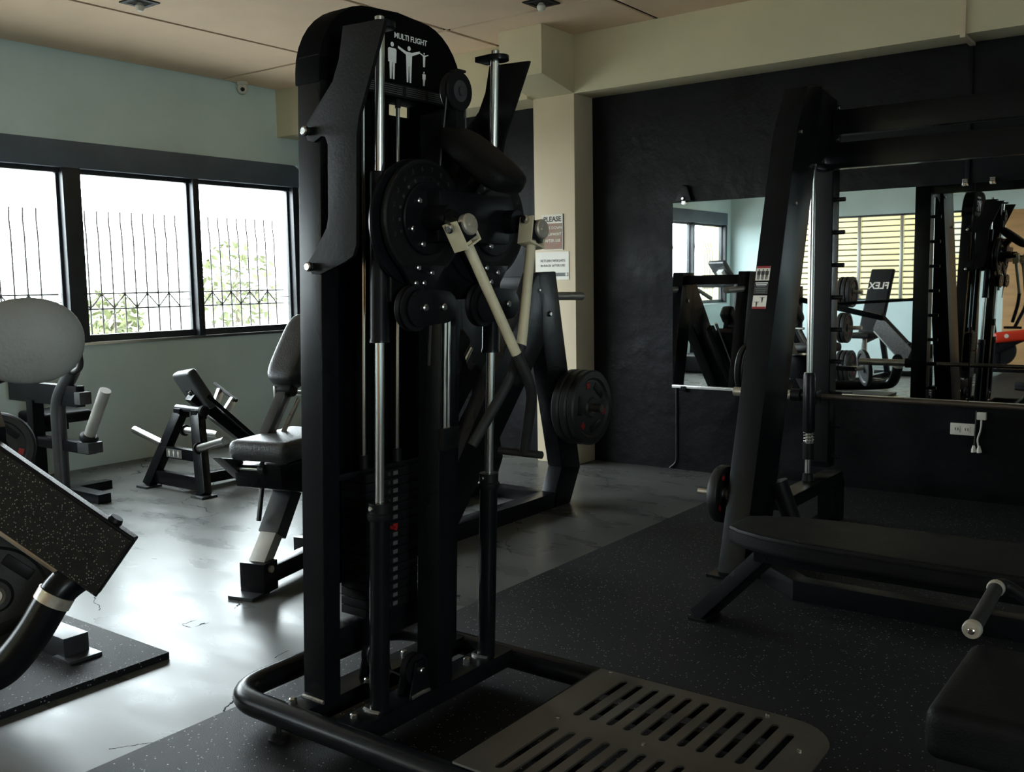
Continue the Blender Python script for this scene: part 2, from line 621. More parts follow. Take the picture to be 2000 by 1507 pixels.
posts = [(-3.05, -2.98), (-1.84, -1.78), (-0.67, -0.53), (0.42, 0.48), (1.58, 1.72), (2.76, 2.82), (3.86, 4.0), (4.97, 5.03), (6.03, 6.10)]
for i in range(len(posts) - 1):
    y0, y1 = posts[i][1], posts[i + 1][0]
    wn = MB().box(XW - 0.10, XW - 0.04, y0, y1, 0.945, 1.0).box(XW - 0.10, XW - 0.04, y0, y1, 2.20, 2.24)
    o = struct('window_%d' % (i + 1), wn, 'frame', 'black framed sliding window looking on to bright daylight', 'window', 0.004)
    MB().box(XW - 0.075, XW - 0.070, y0, y1, 0.99, 2.21).build('pane', 'glass', o)
    MB().box(XW - 0.085, XW - 0.055, y0, y0 + 0.022, 0.99, 2.21).build('sash_stile', 'frame', o, 0.003)
    MB().box(XW - 0.085, XW - 0.055, y1 - 0.022, y1, 0.99, 2.21).build('sash_stile', 'frame', o, 0.003)
for i, (y0, y1) in enumerate(posts):
    struct('trim_%d' % (i + 1), MB().box(XW - 0.12, XW + 0.004, y0, y1, 0.945, 2.24), 'frame', 'dark upright post between the windows', 'window post', 0.004)
n = len(posts)
lint = [(-3.05, 2.235), (-3.05, 2.43)] + [(6.03 + 0.09 * math.sin(math.radians(a)), 2.34 + 0.09 * math.cos(math.radians(a))) for a in range(0, 91, 15)] + [(6.12, 2.235)]
struct('trim_%d' % (n + 1), MB().prism(lint, (XW + 0.012, 0, 0), Y, Z, -X, 0.13), 'lintel',
       'lintel board above the windows with a rounded end, tinted blue by painted haze', 'lintel', 0.003)
struct('trim_%d' % (n + 2), MB().box(XW - 0.15, XW + 0.012, -3.05, 6.11, 0.925, 0.947), 'alu',
       'thin pale sill strip under the windows', 'window sill', 0.002)

# mirror wall, beam, pillar with its capital
struct('wall_back', MB().box(-7.09, XR + 0.15, YB, YB + 0.16, 0.0, ZC + 0.3), 'blackwall',
       'black trowelled wall carrying the mirrors', 'wall')
wr = MB()
wr.box(XR, XR + 0.15, YF - 0.15, YB + 0.16, 0.0, 1.0).box(XR, XR + 0.15, YF - 0.15, YB + 0.16, 2.2, ZC + 0.3)
wr.box(XR, XR + 0.15, YF - 0.15, -1.3, 1.0, 2.2).box(XR, XR + 0.15, -0.1, YB + 0.16, 1.0, 2.2)
struct('wall_right', wr, 'wall', 'pale painted side wall', 'wall')
b = MB().box(XW, -4.2, 5.88, YB, 2.66, ZC)
b.box(-4.2, XR, 5.955, YB, 2.668, ZC)
struct('trim_%d' % (n + 3), b, 'beam', 'pale concrete ceiling beam along the black wall', 'beam', 0.004)
p = struct('trim_%d' % (n + 4), MB().box(-4.2, -3.845, 5.955, YB, 0.0, 2.67), 'pillar',
           'pale square pillar against the black wall', 'pillar', 0.006)
MB().prism([(5.555, 2.745), (5.555, ZC), (5.955, ZC), (5.955, 2.668)], (-4.2, 0, 0), Y, Z, X, 0.357).build('capital', 'beam', p, 0.004)

rw = struct('window_10', MB().box(XR + 0.03, XR + 0.09, -1.3, -0.1, 1.0, 1.05).box(XR + 0.03, XR + 0.09, -1.3, -0.1, 2.15, 2.2).box(XR + 0.03, XR + 0.09, -0.73, -0.67, 1.05, 2.15),  # added out of view to let daylight in from the right
            'frame', 'black framed window added out of view in the pale side wall for daylight', 'window', 0.003)
MB().box(XR + 0.058, XR + 0.062, -1.3, -0.1, 1.04, 2.16).build('pane', 'glass', rw)

# opposite wall (seen in the mirrors): louvred window band, doorway with a tan partition behind
w = MB()
w.box(XW, XR, YF - 0.15, YF, 0.0, 0.99)
w.box(XW, XR, YF - 0.15, YF, 2.29, ZC + 0.3)
w.box(XW, -5.86, YF - 0.15, YF, 0.99, 2.29)
w.box(-3.10, -2.75, YF - 0.15, YF, 0.99, 2.29)
w.box(-2.75, XR, YF - 0.15, YF, 0.99, 2.29)
struct('wall_front', w, 'wall', 'pale wall with a louvred window opposite the mirrors', 'wall')
lw = struct('window_9', MB().box(-5.86, -3.10, YF - 0.10, YF - 0.02, 2.26, 2.30).box(-5.86, -3.10, YF - 0.12, YF + 0.02, 0.975, 1.0),
            'frame', 'wide window of horizontal louvres opposite the mirrors', 'window', 0.003)
for x in (-5.84, -4.80, -4.16, -3.12):
    MB().box(x - 0.025, x + 0.025, YF - 0.10, YF - 0.01, 1.0, 2.26).build('louvre_post', 'alu', lw, 0.003)
slat0 = None
for xa, xb in ((-5.81, -4.83), (-4.77, -4.19), (-4.13, -3.15)):
    for k in range(14):
        z = 1.06 + k * 0.088
        MB().obox(((xa + xb) / 2, YF - 0.055, z), (X, Vector((0, 0.97, -0.22)), Vector((0, 0.22, 0.97))), ((xb - xa) / 2, 0.030, 0.006)).build('slat', 'frame', lw)
pt = MB().box(-2.72, 1.2, YF + 0.001, YF + 0.03, 0.0, 2.26)
tag(pt.build('plywood_panel', 'tan', None, 0.003), 'tan plywood panel fixed to the wall opposite the mirrors', 'wall panel')

# ceiling boards with open joints under a dark void
cl = struct('ceiling', MB().box(-7.05, XR + 0.1, YF - 0.1, YB + 0.1, ZC + 0.25, ZC + 0.32), 'void', 'cream ceiling boards with dark open joints', 'ceiling')
gx = [XW + 0.001] + [-5.70 + 1.2545 * k for k in range(0, 7)] + [XR]
gy = [YF, -2.06, 0.38, 2.82, 5.29, YB]
for i in range(len(gx) - 1):
    for j in range(len(gy) - 1):
        MB().box(gx[i] + 0.017, gx[i + 1] - 0.017, gy[j] + 0.017, gy[j + 1] - 0.017, ZC, ZC + 0.012).build('ceiling_board', 'ceiling', cl)

# rubber flooring
struct('trim_%d' % (n + 5), MB().box(-2.52, XR, YF, YB, 0.0, 0.008), 'mat',
       'speckled black rubber flooring over the concrete', 'rubber floor', 0.002)
tag(MB().box(-4.75, -3.07, 0.92, 2.0, 0.0, 0.026).build('rubber_mat', 'mat', None, 0.003),
    'loose thick black rubber mat on bare concrete', 'mat')

# ------------------------------------------------------------------ outside
tag(MB().box(-40, -7.1, -30, 40, -0.32, -0.30).build('yard_ground', 'ground'), 'pale concrete yard beyond the windows', 'ground', None, 'structure')
tag(MB().box(-16.2, -16.0, -30, 40, -0.31, 1.0).build('boundary_wall', 'outwall'), 'low pale boundary wall across the yard', 'wall', None, 'structure')
tag(MB().box(-9, 4, -6.6, -3.36, -0.32, -0.30).build('passage_ground', 'ground'), 'pale passage floor behind the louvres', 'ground', None, 'structure')
yw = tag(MB().box(-9, 4, -6.6, -6.4, -0.31, 4.2).build('passage_wall', 'yellow'), 'pale yellow rendered wall behind the louvres', 'wall', None, 'structure')
tag(MB().box(-9, 4, -6.22, -3.355, 3.25, 3.35).build('added_shade_slab', 'outwall'), 'pale roof slab added out of view to shade the passage behind the louvres', 'roof', None, 'structure')  # unseen roof added to keep the passage wall from burning out
for x in (-4.55, -4.10):
    MB().box(x, x + 0.40, -6.42, -6.38, 1.7, 2.3).build('passage_window', 'white', yw, 0.004)


def tree(x, y, h, label):
    t = thing('shrub', label, 'shrub', (x, y, -0.3), 'shrubs in the yard')
    MB().tube([(x, y, -0.32), (x + 0.05, y, h * 0.4), (x, y + 0.05, h * 0.75)], [0.06, 0.04, 0.02], 8).build('trunk', 'bark', t)
    lv = MB()
    for k in range(420):
        while True:
            q = Vector((random.uniform(-1, 1), random.uniform(-1, 1), random.uniform(-1, 1)))
            if q.length < 1:
                break
        c = Vector((x, y, h * 0.62)) + Vector((q.x * h * 0.34, q.y * h * 0.34, q.z * h * 0.40))
        a = Vector((random.uniform(-1, 1), random.uniform(-1, 1), random.uniform(-1, 1))).normalized()
        d = a.orthogonal().normalized()
        lv.add([c - a * 0.09, c + d * 0.035, c + a * 0.09, c - d * 0.035], [(0, 1, 2, 3)])
    tag(lv.build('foliage', 'leaf', t), 'green foliage', None, None, 'stuff')
    return t


tree(-13.5, 10.4, 2.1, 'leafy green shrub beyond the window nearest the black wall')
tree(-12.6, 7.6, 1.3, 'low green shrub beyond the middle window pane')
tree(-12.0, -2.4, 2.6, 'leafy green shrub beyond the window beside the louvred wall')

# iron grille outside each pane
bar_mesh = None
for i in range(len(posts) - 1):
    y0, y1 = posts[i][1], posts[i + 1][0]
    where = ['beside the louvred wall', 'second from the louvred wall', 'third from the louvred wall', 'fourth from the louvred wall',
             'fourth from the black wall', 'third from the black wall', 'second from the black wall', 'nearest the black wall'][i]
    g = thing('window_grille', 'iron grille with a crossed band outside the window %s' % where, 'grille', (-7.15, (y0 + y1) / 2, 0.9), 'iron grilles outside the windows')
    for z in (1.19, 1.31):
        MB().cyl((-7.15, y0 - 0.03, z), (-7.15, y1 + 0.03, z), 0.007, 6).build('rail', 'grille', g)
    for yy in (y0 + 0.01, y1 - 0.01):
        MB().cyl((-7.16, yy, 1.25), (-7.05, yy, 1.25), 0.006, 6).build('anchor', 'grille', g)
    k, yy = 0, y0 + 0.04
    while yy < y1 - 0.01:
        MB().tube([(-7.15, yy, 0.80), (-7.15, yy, 1.75), (-7.17, yy + 0.005, 1.86), (-7.19, yy + 0.02, 1.95)], 0.0065, 6).build('bar', 'grille', g)
        if yy + 0.1 < y1:
            s = 1 if k % 2 else -1
            MB().cyl((-7.15, yy, 1.25 - s * 0.055), (-7.15, yy + 0.1, 1.25 + s * 0.055), 0.006, 5).build('brace', 'grille', g)
        yy += 0.1
        k += 1

# ------------------------------------------------------------------ fittings
for k, (x0, x1) in enumerate(((-3.19, -1.253), (-1.247, 0.70))):
    mr = thing('wall_mirror', ['large wall mirror beside the pale pillar', 'large wall mirror behind the barbell with the white conduit above'][k],
               'mirror', ((x0 + x1) / 2, 6.2, 0.6), 'wall mirrors')
    MB().box(x0, x1, 6.196, 6.2035, 0.60, 1.875).build('mirror_glass', 'mirror', mr)
    MB().box(x0, x1, 6.184, 6.2035, 0.585, 0.606).build('bottom_rail', 'alu', mr, 0.002)
    for xx in (x0 + 0.09, x1 - 0.05):
        MB().box(xx - 0.015, xx + 0.015, 6.180, 6.2035, 1.862, 1.90).build('clip', 'chrome', mr, 0.003)
        MB().box(xx - 0.02, xx + 0.02, 6.178, 6.2035, 0.565, 0.60).build('clip', 'black', mr, 0.003)
hk = thing('mirror_hook', 'small dark triangular hanger above the mirror corner by the pillar', 'hook', (-3.1, 6.2, 1.88))
MB().prism([(-3.16, 1.885), (-3.04, 1.885), (-3.07, 1.98), (-3.11, 1.995)], (0, 6.17, 0), X, Z, Y, 0.034).build('plate', 'satin', hk, 0.004)
MB().cyl((-3.10, 6.16, 1.90), (-3.10, 6.2, 1.90), 0.010, 10).build('screw', 'bolt', hk)

cd = thing('cable_conduit', 'white cable conduit running down the beam on to the black wall', 'conduit', (-1.29, 5.95, 2.66))
MB().box(-1.303, -1.274, 5.938, 5.957, 2.665, ZC).build('beam_channel', 'pillar', cd, 0.003)
MB().box(-1.303, -1.274, 5.938, YB, 2.648, 2.667).build('elbow_channel', 'pillar', cd, 0.003)
MB().box(-1.306, -1.282, 6.188, YB, 1.89, 2.65).build('wall_channel', 'blackwall', cd, 0.003)

so = thing('wall_socket', 'white double wall socket on the black wall below the mirrors', 'socket', (-1.27, 6.2, 0.40))
MB().box(-1.342, -1.206, 6.188, YB, 0.400, 0.470).build('cover_plate', 'white', so, 0.004)
for x in (-1.305, -1.25):
    MB().box(x - 0.018, x + 0.018, 6.1855, 6.19, 0.415, 0.455).build('outlet', 'paper', so, 0.002)
    for d in (-0.007, 0.007):
        MB().box(x + d - 0.002, x + d + 0.002, 6.1845, 6.187, 0.428, 0.444).build('slot', 'darkprint', so)
ad = thing('power_cord', 'white power cord with two plugs hanging beside the wall socket', 'cord', (-1.19, 6.19, 0.32))
MB().box(-1.195, -1.145, 6.17, YB, 0.50, 0.545).build('junction_box', 'white', ad, 0.004)
MB().tube(fillet([(-1.17, 6.186, 0.51), (-1.172, 6.182, 0.44), (-1.19, 6.18, 0.38), (-1.18, 6.18, 0.335)], 0.04), 0.005, 8).build('cord', 'white', ad)
MB().tube(fillet([(-1.20, 6.186, 0.55), (-1.202, 6.182, 0.44), (-1.205, 6.182, 0.335)], 0.03), 0.004, 8).build('cord', 'cable', ad)
for x in (-1.207, -1.178):
    MB().tube([(x, 6.18, 0.345), (x, 6.18, 0.32), (x + 0.002, 6.18, 0.305)], [0.006, 0.014, 0.016], 8).build('plug', 'white', ad)
tag(MB().tube(fillet([(-3.16, 6.195, 0.60), (-3.158, 6.193, 0.30), (-3.158, 6.193, 0.05), (-3.21, 6.19, 0.006)], 0.05), 0.006, 8).build('wall_cable', 'cable'),
    'black cable running down the black wall under the mirror corner', 'cable')

for (x, y), lab in zip([(-5.43, 3.58), (-3.56, 5.15)], ['square recessed ceiling light nearer the windows', 'square recessed ceiling light with a white bulb near the beam']):
    t = thing('ceiling_light', lab, 'ceiling light', (x, y, ZC), 'recessed ceiling lights')
    f = MB()
    for (a, b_, c, d) in ((-0.085, 0.085, -0.085, -0.055), (-0.085, 0.085, 0.055, 0.085), (-0.085, -0.055, -0.055, 0.055), (0.055, 0.085, -0.055, 0.055)):
        f.box(x + a, x + b_, y + c, y + d, ZC - 0.008, ZC + 0.001)
    f.build('frame', 'satin', t, 0.002)
    MB().box(x - 0.056, x + 0.056, y - 0.056, y + 0.056, ZC - 0.004, ZC + 0.001).build('reflector', 'void', t)
    MB().lathe([(0, -0.052), (0.016, -0.049), (0.027, -0.034), (0.028, -0.022), (0.015, -0.004), (0.012, 0.0)], (x, y, ZC - 0.003), Z, 16).build('bulb', 'white', t)

cc = thing('security_camera', 'small white turret security camera under the ceiling by the windows', 'camera', (-6.86, 5.47, ZC))
MB().lathe([(0, 0), (0.045, 0), (0.045, -0.022), (0.036, -0.03), (0, -0.03)], (-6.87, 5.47, ZC), Z, 20).build('base', 'white', cc)
MB().lathe([(0.0, -0.046), (0.022, -0.042), (0.038, -0.027), (0.046, 0.0), (0.038, 0.027), (0.0, 0.046)], (-6.865, 5.465, ZC - 0.055), Z, 18).build('ball', 'white', cc)
MB().lathe([(0, 0.052), (0.015, 0.050), (0.019, 0.036), (0.0, 0.030)], (-6.865, 5.465, ZC - 0.058), (0.75, -0.62, -0.25), 16).build('lens', 'satin', cc)

# notices on the pillar
s1 = thing('notice', 'brown and white notice asking to wipe down equipment on the pillar', 'sign', (-4.04, 5.95, 1.58), 'notices on the pillar')
MB().box(-4.135, -3.944, 5.951, 5.9555, 1.575, 1.832).build('sheet', 'paper', s1)
MB().box(-4.118, -3.954, 5.9500, 5.9512, 1.582, 1.768).build('printed_panel', 'brownprint', s1)
MB().box(-3.948, -3.943, 5.9495, 5.9555, 1.575, 1.834).build('edge', 'darkprint', s1)
text('lettering', 'PLEASE', 0.050, (-4.040, 5.9502, 1.797), X, Z, 'darkprint', s1, bold=0.0012)
for k, ln in enumerate(('WIPE DOWN', 'EQUIPMENT', 'AFTER USE')):
    text('lettering', ln, 0.028, (-4.036, 5.9494, 1.735 - k * 0.046), X, Z, 'paper', s1, bold=0.0004)
s2 = thing('notice', 'white notice about returning weights after use on the pillar', 'sign', (-4.04, 5.95, 1.36), 'notices on the pillar')
MB().box(-4.19, -3.90, 5.951, 5.9555, 1.36, 1.562).build('sheet', 'white', s2)
text('lettering', 'RETURN WEIGHTS', 0.026, (-4.04, 5.9503, 1.497), X, Z, 'darkprint', s2)
text('lettering', 'IN RACK AFTER USE', 0.024, (-4.04, 5.9503, 1.462), X, Z, 'darkprint', s2)
MB().box(-4.14, -3.905, 5.9500, 5.9512, 1.385, 1.41).build('strip', 'greyprint', s2)
MB().lathe([(0, 0.0016), (0.011, 0.0016), (0.011, 0)], (-3.92, 5.9503, 1.3975), -Y, 14).build('emblem', 'paper', s2)


# ================================================================== WEIGHT PLATES
def plate(name, c, axis, r, t, label, group, material='iron', parent=None):
    h = t / 2
    th = thing(name, label, 'weight plate', c, group)
    MB().lathe([(0.026, -h * 0.9), (0.026, h * 0.9), (r * 0.24, h * 0.95), (r * 0.28, h * 0.5), (r * 0.74, h * 0.5), (r * 0.8, h),
                (r * 0.96, h), (r, h * 0.6), (r, -h * 0.6), (r * 0.96, -h), (r * 0.8, -h), (r * 0.74, -h * 0.5), (r * 0.28, -h * 0.5),
                (r * 0.24, -h * 0.95), (0.026, -h * 0.9)], c, axis, 40).build('disc', material, th)
    MB().lathe([(0.0255, -h), (0.0255, h), (0.034, h * 1.02), (0.034, -h * 1.02), (0.0255, -h)], c, axis, 20).build('hub_ring', 'darksteel', th)
    ax = vec(axis).normalized()
    s = (Z - ax * Z.dot(ax)).normalized()
    u = ax.cross(s)
    for k in range(3):
        a = math.radians(80 + 120 * k)
        d = s * math.cos(a) + u * math.sin(a)
        e = ax.cross(d)
        q = vec(c) + d * r * 0.55 + ax * h * 0.35
        MB().pad(q, (e, d, ax), (r * 0.26, r * 0.10, h * 0.35), h * 0.3, 2).build('grip', 'satin', th)
        a2 = a + math.radians(55)
        d2 = s * math.cos(a2) + u * math.sin(a2)
        e2 = ax.cross(d2)
        MB().obox(vec(c) + d2 * r * 0.62 + ax * h * 0.55, (e2, d2, ax), (r * 0.085, r * 0.075, h * 0.12)).build('logo', 'red', th)
    return th


# ================================================================== STANDING FLY MACHINE (foreground)
SH = 0.042


def sh(p):
    """The columns of this machine lean a little towards its platform."""
    return Vector((p[0] + SH * (p[2] - 0.08), p[1], p[2])) if p[2] > 0.08 else vec(p)


YA = 2.18
mf = thing('fly_machine', 'tall black standing fly machine with chrome guide posts and cream lever arms', 'gym machine', (-1.9, 2.17, 0.008))
loop = fillet([(-0.92, 1.795, 0.092), (-2.45, 1.795, 0.092), (-2.45, 2.535, 0.092), (-0.92, 2.535, 0.092)], 0.14, 8)
MB().tube(loop, 0.038, 16).build('base_tube', 'black', mf)
MB().cyl((-0.95, 1.80, 0.085), (-0.95, 2.53, 0.085), 0.025, 12).build('end_tube', 'black', mf)
for x, y in ((-2.22, 1.795), (-2.22, 2.535), (-1.0, 1.795), (-1.0, 2.535), (-2.45, 2.17)):
    MB().lathe([(0, 0.0), (0.032, 0.0), (0.032, 0.010), (0.020, 0.018), (0.008, 0.02), (0.008, 0.06), (0, 0.06)], (x, y, 0.008), Z, 14).build('levelling_foot', 'satin', mf)
for x, yy in ((-2.15, None), (-1.94, None)):
    MB().box(x - 0.05, x + 0.05, 1.80, 2.53, 0.072, 0.128).build('base_beam', 'black', mf, 0.006)
for x, y in ((-2.10, 2.05), (-2.18, 1.82), (-1.955, 1.85), (-1.95, 2.35), (-2.16, 2.28)):
    bolt((x, y, 0.131), Z, 0.012, mf)

# rear tower: two uprights, back panel, hood with the name
for y0 in (1.865, 2.405):
    u = MB().box(-2.185, -2.095, y0, y0 + 0.065, 0.125, 1.97).build('upright', 'black', mf, 0.006, xf=sh)
    MB().tube([(-2.185, y0 - 0.002, 0.13), (-2.15, y0 - 0.003, 0.132), (-2.095, y0 - 0.002, 0.13)], 0.006, 6).build('weld_bead', 'weld', u)
MB().box(-2.192, -2.182, 1.93, 2.405, 0.44, 1.862).box(-2.192, -2.182, 1.93, 2.225, 1.862, 1.90).box(-2.192, -2.182, 2.315, 2.405, 1.862, 1.90).build('back_panel', 'hood', mf, xf=sh)
for z in (0.25, 0.78):
    MB().box(-2.17, -2.10, 1.93, 2.405, z, z + 0.085 if z < 0.5 else z + 0.02).build('cross_member', 'black', mf, 0.004, xf=sh)
arch = [(1.862, 1.895), (1.862, 1.93)] + arc(2.062, 1.93, 0.20, 180, 90, 9)[1:] + [(2.17, 2.137)] + arc(2.27, 1.93, 0.20, 90, 0, 9) + [(2.47, 1.895)]
hood = MB().prism(arch, (-2.192, 0, 0), Y, Z, X, 0.097).build('hood', 'hood', mf, 0.006, xf=sh)
xs = -2.0945
text('name_lettering', 'MULTI FLIGHT', 0.0225, (xs, 2.226, 2.070), Y, Z, 'print', hood, bold=0.0002, xf=sh)
figure('pictogram', (xs, 2.146, 1.945), Y, Z, 0.105, 'down', 'print', hood, xf=sh)
figure('pictogram', (xs, 2.218, 1.945), Y, Z, 0.105, 'up', 'print', hood, xf=sh)
figure('pictogram', (xs, 2.285, 2.000), Y, Z, 0.042, 'up', 'print', hood, xf=sh)
figure('pictogram', (xs, 2.285, 1.945), Y, Z, 0.042, 'down', 'print', hood, xf=sh)
MB().box(xs - 0.002, xs, 2.080, 2.094, 2.02, 2.045).build('emblem', 'red', hood, xf=sh)
st = MB().box(-2.10, xs + 0.001, 1.99, 2.40, 1.898, 1.934).build('caption_strip', 'satin', hood, 0.001, xf=sh)
for k in range(4):
    for j in range(5):
        MB().box(xs + 0.001, xs + 0.0015, 2.005 + k * 0.10, 2.09 + k * 0.10, 1.904 + j * 0.0058, 1.906 + j * 0.0058).build('caption_line', 'greyprint', st, xf=sh)

# side plates between tower and guide posts
sp = [(-1.838, 2.014), (-1.845, 1.995), (-1.905, 1.85), (-1.930, 1.79), (-1.940, 1.74), (-1.942, 1.455), (-1.955, 1.425), (-1.985, 1.41), (-2.085, 1.378),
      (-2.115, 1.380), (-2.130, 1.395), (-2.130, 1.415), (-2.110, 1.435), (-2.058, 1.502), (-2.050, 1.53), (-2.050, 1.725), (-2.060, 1.745),
      (-2.075, 1.748), (-2.105, 1.735), (-2.130, 1.742), (-2.140, 1.765), (-2.130, 1.79), (-2.03, 1.885), (-2.005, 1.94), (-1.99, 2.02)]
for y0, yb in ((1.850, 1.845), (2.472, 2.49)):
    o = MB().prism(sp, (0, y0, 0), X, Z, Y, 0.012).build('side_plate', 'dusty', mf, 0.002, xf=sh)
    for bx, bz in ((-2.122, 1.765), (-2.112, 1.400)):
        MB().cyl((bx, y0 - 0.010 if y0 < 2 else y0 + 0.012, bz), (bx, y0 + 0.022 if y0 < 2 else y0 - 0.04, bz), 0.011, 12).build('stand_off', 'satin', o, xf=sh)
        bolt((bx, y0 - 0.013 if y0 < 2 else y0 + 0.014, bz), -Y if y0 < 2 else Y, 0.013, o, xf=sh)

# guide posts
for y0, s0, s1 in ((1.93, 1.19, 1.65), (2.43, 1.13, 1.76)):
    MB().cyl((-1.935, y0, 0.125), (-1.935, y0, 0.715), 0.029, 18).build('post_base', 'black', mf, xf=sh)
    MB().lathe([(0.0, 0), (0.033, 0), (0.035, 0.006), (0.035, 0.018), (0.031, 0.022), (0.031, 0.05), (0, 0.052)], (-1.935, y0, 0.69), Z, 18).build('collar', 'satin', mf, xf=sh)
    bolt((-1.935 - 0.0, y0 - 0.033, 0.727), -Y, 0.008, mf, xf=sh)
    MB().cyl((-1.935, y0, 0.70), (-1.935, y0, 2.035), 0.0135, 16).build('guide_rod', 'chrome', mf, xf=sh)
    MB().lathe([(0, 0), (0.013, 0), (0.013, 0.016), (0.010, 0.018), (0, 0.018)], (-1.935, y0, 2.033), Z, 12).build('rod_tip', 'bolt', mf, xf=sh)
    cp = [(-1.99, y0 - 0.03)] + arc(-1.925, y0, 0.035, -90, 90, 8) + [(-1.99, y0 + 0.03)]
    MB().prism(cp, (0, 0, 2.018), X, Y, Z, 0.016).build('top_cap', 'black', mf, 0.002, xf=sh)
    MB().lathe([(0, s0), (0.030, s0), (0.030, s0 + 0.006), (0.0275, s0 + 0.012), (0.0275, s1 - 0.01), (0.026, s1), (0, s1)], (-1.935, y0, 0), Z, 20).build('slide_sleeve', 'black', mf, xf=sh)
    MB().tube([(-1.97, y0 - 0.025, 0.129), (-1.94, y0 - 0.032, 0.13), (-1.91, y0 - 0.025, 0.129)], 0.006, 6).build('weld_bead', 'weld', mf)

# centre column with the lift pulley
MB().box(-1.985, -1.90, 2.145, 2.215, 0.125, 1.83).build('centre_column', 'black', mf, 0.006, xf=sh)
MB().box(-1.91, -1.862, 2.162, 2.198, 1.74, 1.90).build('pulley_arm', 'black', mf, 0.004, xf=sh)
MB().lathe([(0, -0.016), (0.052, -0.016), (0.055, -0.012), (0.048, 0.0), (0.055, 0.012), (0.052, 0.016), (0, 0.016)], (-1.875, 2.175, 1.885), X, 28).build('pulley', 'satin', mf, xf=sh)
MB().lathe([(0, 0.018), (0.014, 0.018), (0.014, 0.012), (0.03, 0.01), (0.0, 0.01)], (-1.868, 2.175, 1.885), X, 16).build('pulley_hub', 'steelgrey', mf, xf=sh)
MB().box(-1.89, -1.86, 2.165, 2.20, 1.938, 1.945).build('pulley_tab', 'satin', mf, 0.001, xf=sh)
for dy in (-0.006, 0.010):
    MB().cyl((-1.893, 2.165 + dy, 0.92), (-1.893, 2.165 + dy, 1.30), 0.0052, 10).build('lift_rod', 'chrome', mf, xf=sh)
MB().box(-1.905, -1.88, 2.14, 2.21, 0.86, 0.925).build('rod_block', 'satin', mf, 0.003, xf=sh)
MB().cyl((-1.87, 2.21, 1.88), (-1.87, 2.22, 1.50), 0.003, 6).build('lift_cable', 'cable', mf, xf=sh)
MB().cyl((-1.87, 2.13, 1.88), (-1.90, 2.12, 1.55), 0.003, 6).build('lift_cable', 'cable', mf, xf=sh)
# small floor pulleys
for (px, py, ax_) in ((-1.93, 2.07, 0.0), (-2.12, 2.10, 0.0)):
    bk = MB().prism([(py - 0.045, 0.127), (py + 0.045, 0.127), (py + 0.02, 0.235), (py - 0.02, 0.235)], (px - 0.028, 0, 0), Y, Z, X, 0.006)
    bk.prism([(py - 0.045, 0.127), (py + 0.045, 0.127), (py + 0.02, 0.235), (py - 0.02, 0.235)], (px + 0.022, 0, 0), Y, Z, X, 0.006)
    o = bk.build('floor_pulley_bracket', 'black', mf, 0.001, xf=sh)
    MB().lathe([(0, -0.014), (0.047, -0.014), (0.040, 0), (0.047, 0.014), (0, 0.014)], (px, py, 0.205), X, 24).build('pulley', 'satin', o, xf=sh)
    bolt((px + 0.03, py, 0.205), X, 0.011, o, xf=sh)
    MB().tube([(px + 0.03, py - 0.04, 0.131), (px + 0.031, py, 0.134), (px + 0.03, py + 0.04, 0.131)], 0.006, 6).build('weld_bead', 'weld', o)
MB().cyl((-2.12, 2.10, 0.165), (-1.93, 2.07, 0.165), 0.003, 6).build('floor_cable', 'cable', mf)

# weight stack
for k in range(16):
    z = 0.352 + k * 0.0275
    pl = MB().box(-2.17, -2.065, 2.005, 2.235, z, z + 0.0255).build('stack_plate', 'satin', mf, 0.0015, xf=sh)
    MB().box(-2.0648, -2.0642, 2.122, 2.142, z + 0.006, z + 0.019).build('number_label', 'red' if k == 9 else 'greyprint', pl, xf=sh)
    MB().lathe([(0.0, 0.0012), (0.006, 0.0012), (0.006, 0)], (-2.065, 2.105, z + 0.0125), X, 10).build('pin_hole', 'void', pl, xf=sh)
for y in (2.047, 2.192):
    MB().cyl((-2.115, y, 0.335), (-2.115, y, 1.90), 0.0062, 10).build('stack_rod', 'chrome', mf, xf=sh)
    MB().lathe([(0, 0), (0.0085, 0), (0.0085, 0.03), (0, 0.03)], (-2.115, y, 1.87), Z, 10).build('rod_ferrule', 'satin', mf, xf=sh)
    MB().cyl((-2.115, y, 0.795), (-2.115, y, 0.84), 0.014, 12).build('rod_bush', 'satin', mf, xf=sh)
MB().cyl((-2.115, 2.12, 0.79), (-2.115, 2.12, 1.90), 0.0035, 8).build('stack_cable', 'cable', mf, xf=sh)
MB().cyl((-2.066, 2.105, 0.612), (-2.035, 2.105, 0.612), 0.006, 8).build('selector_pin', 'red', mf, xf=sh)

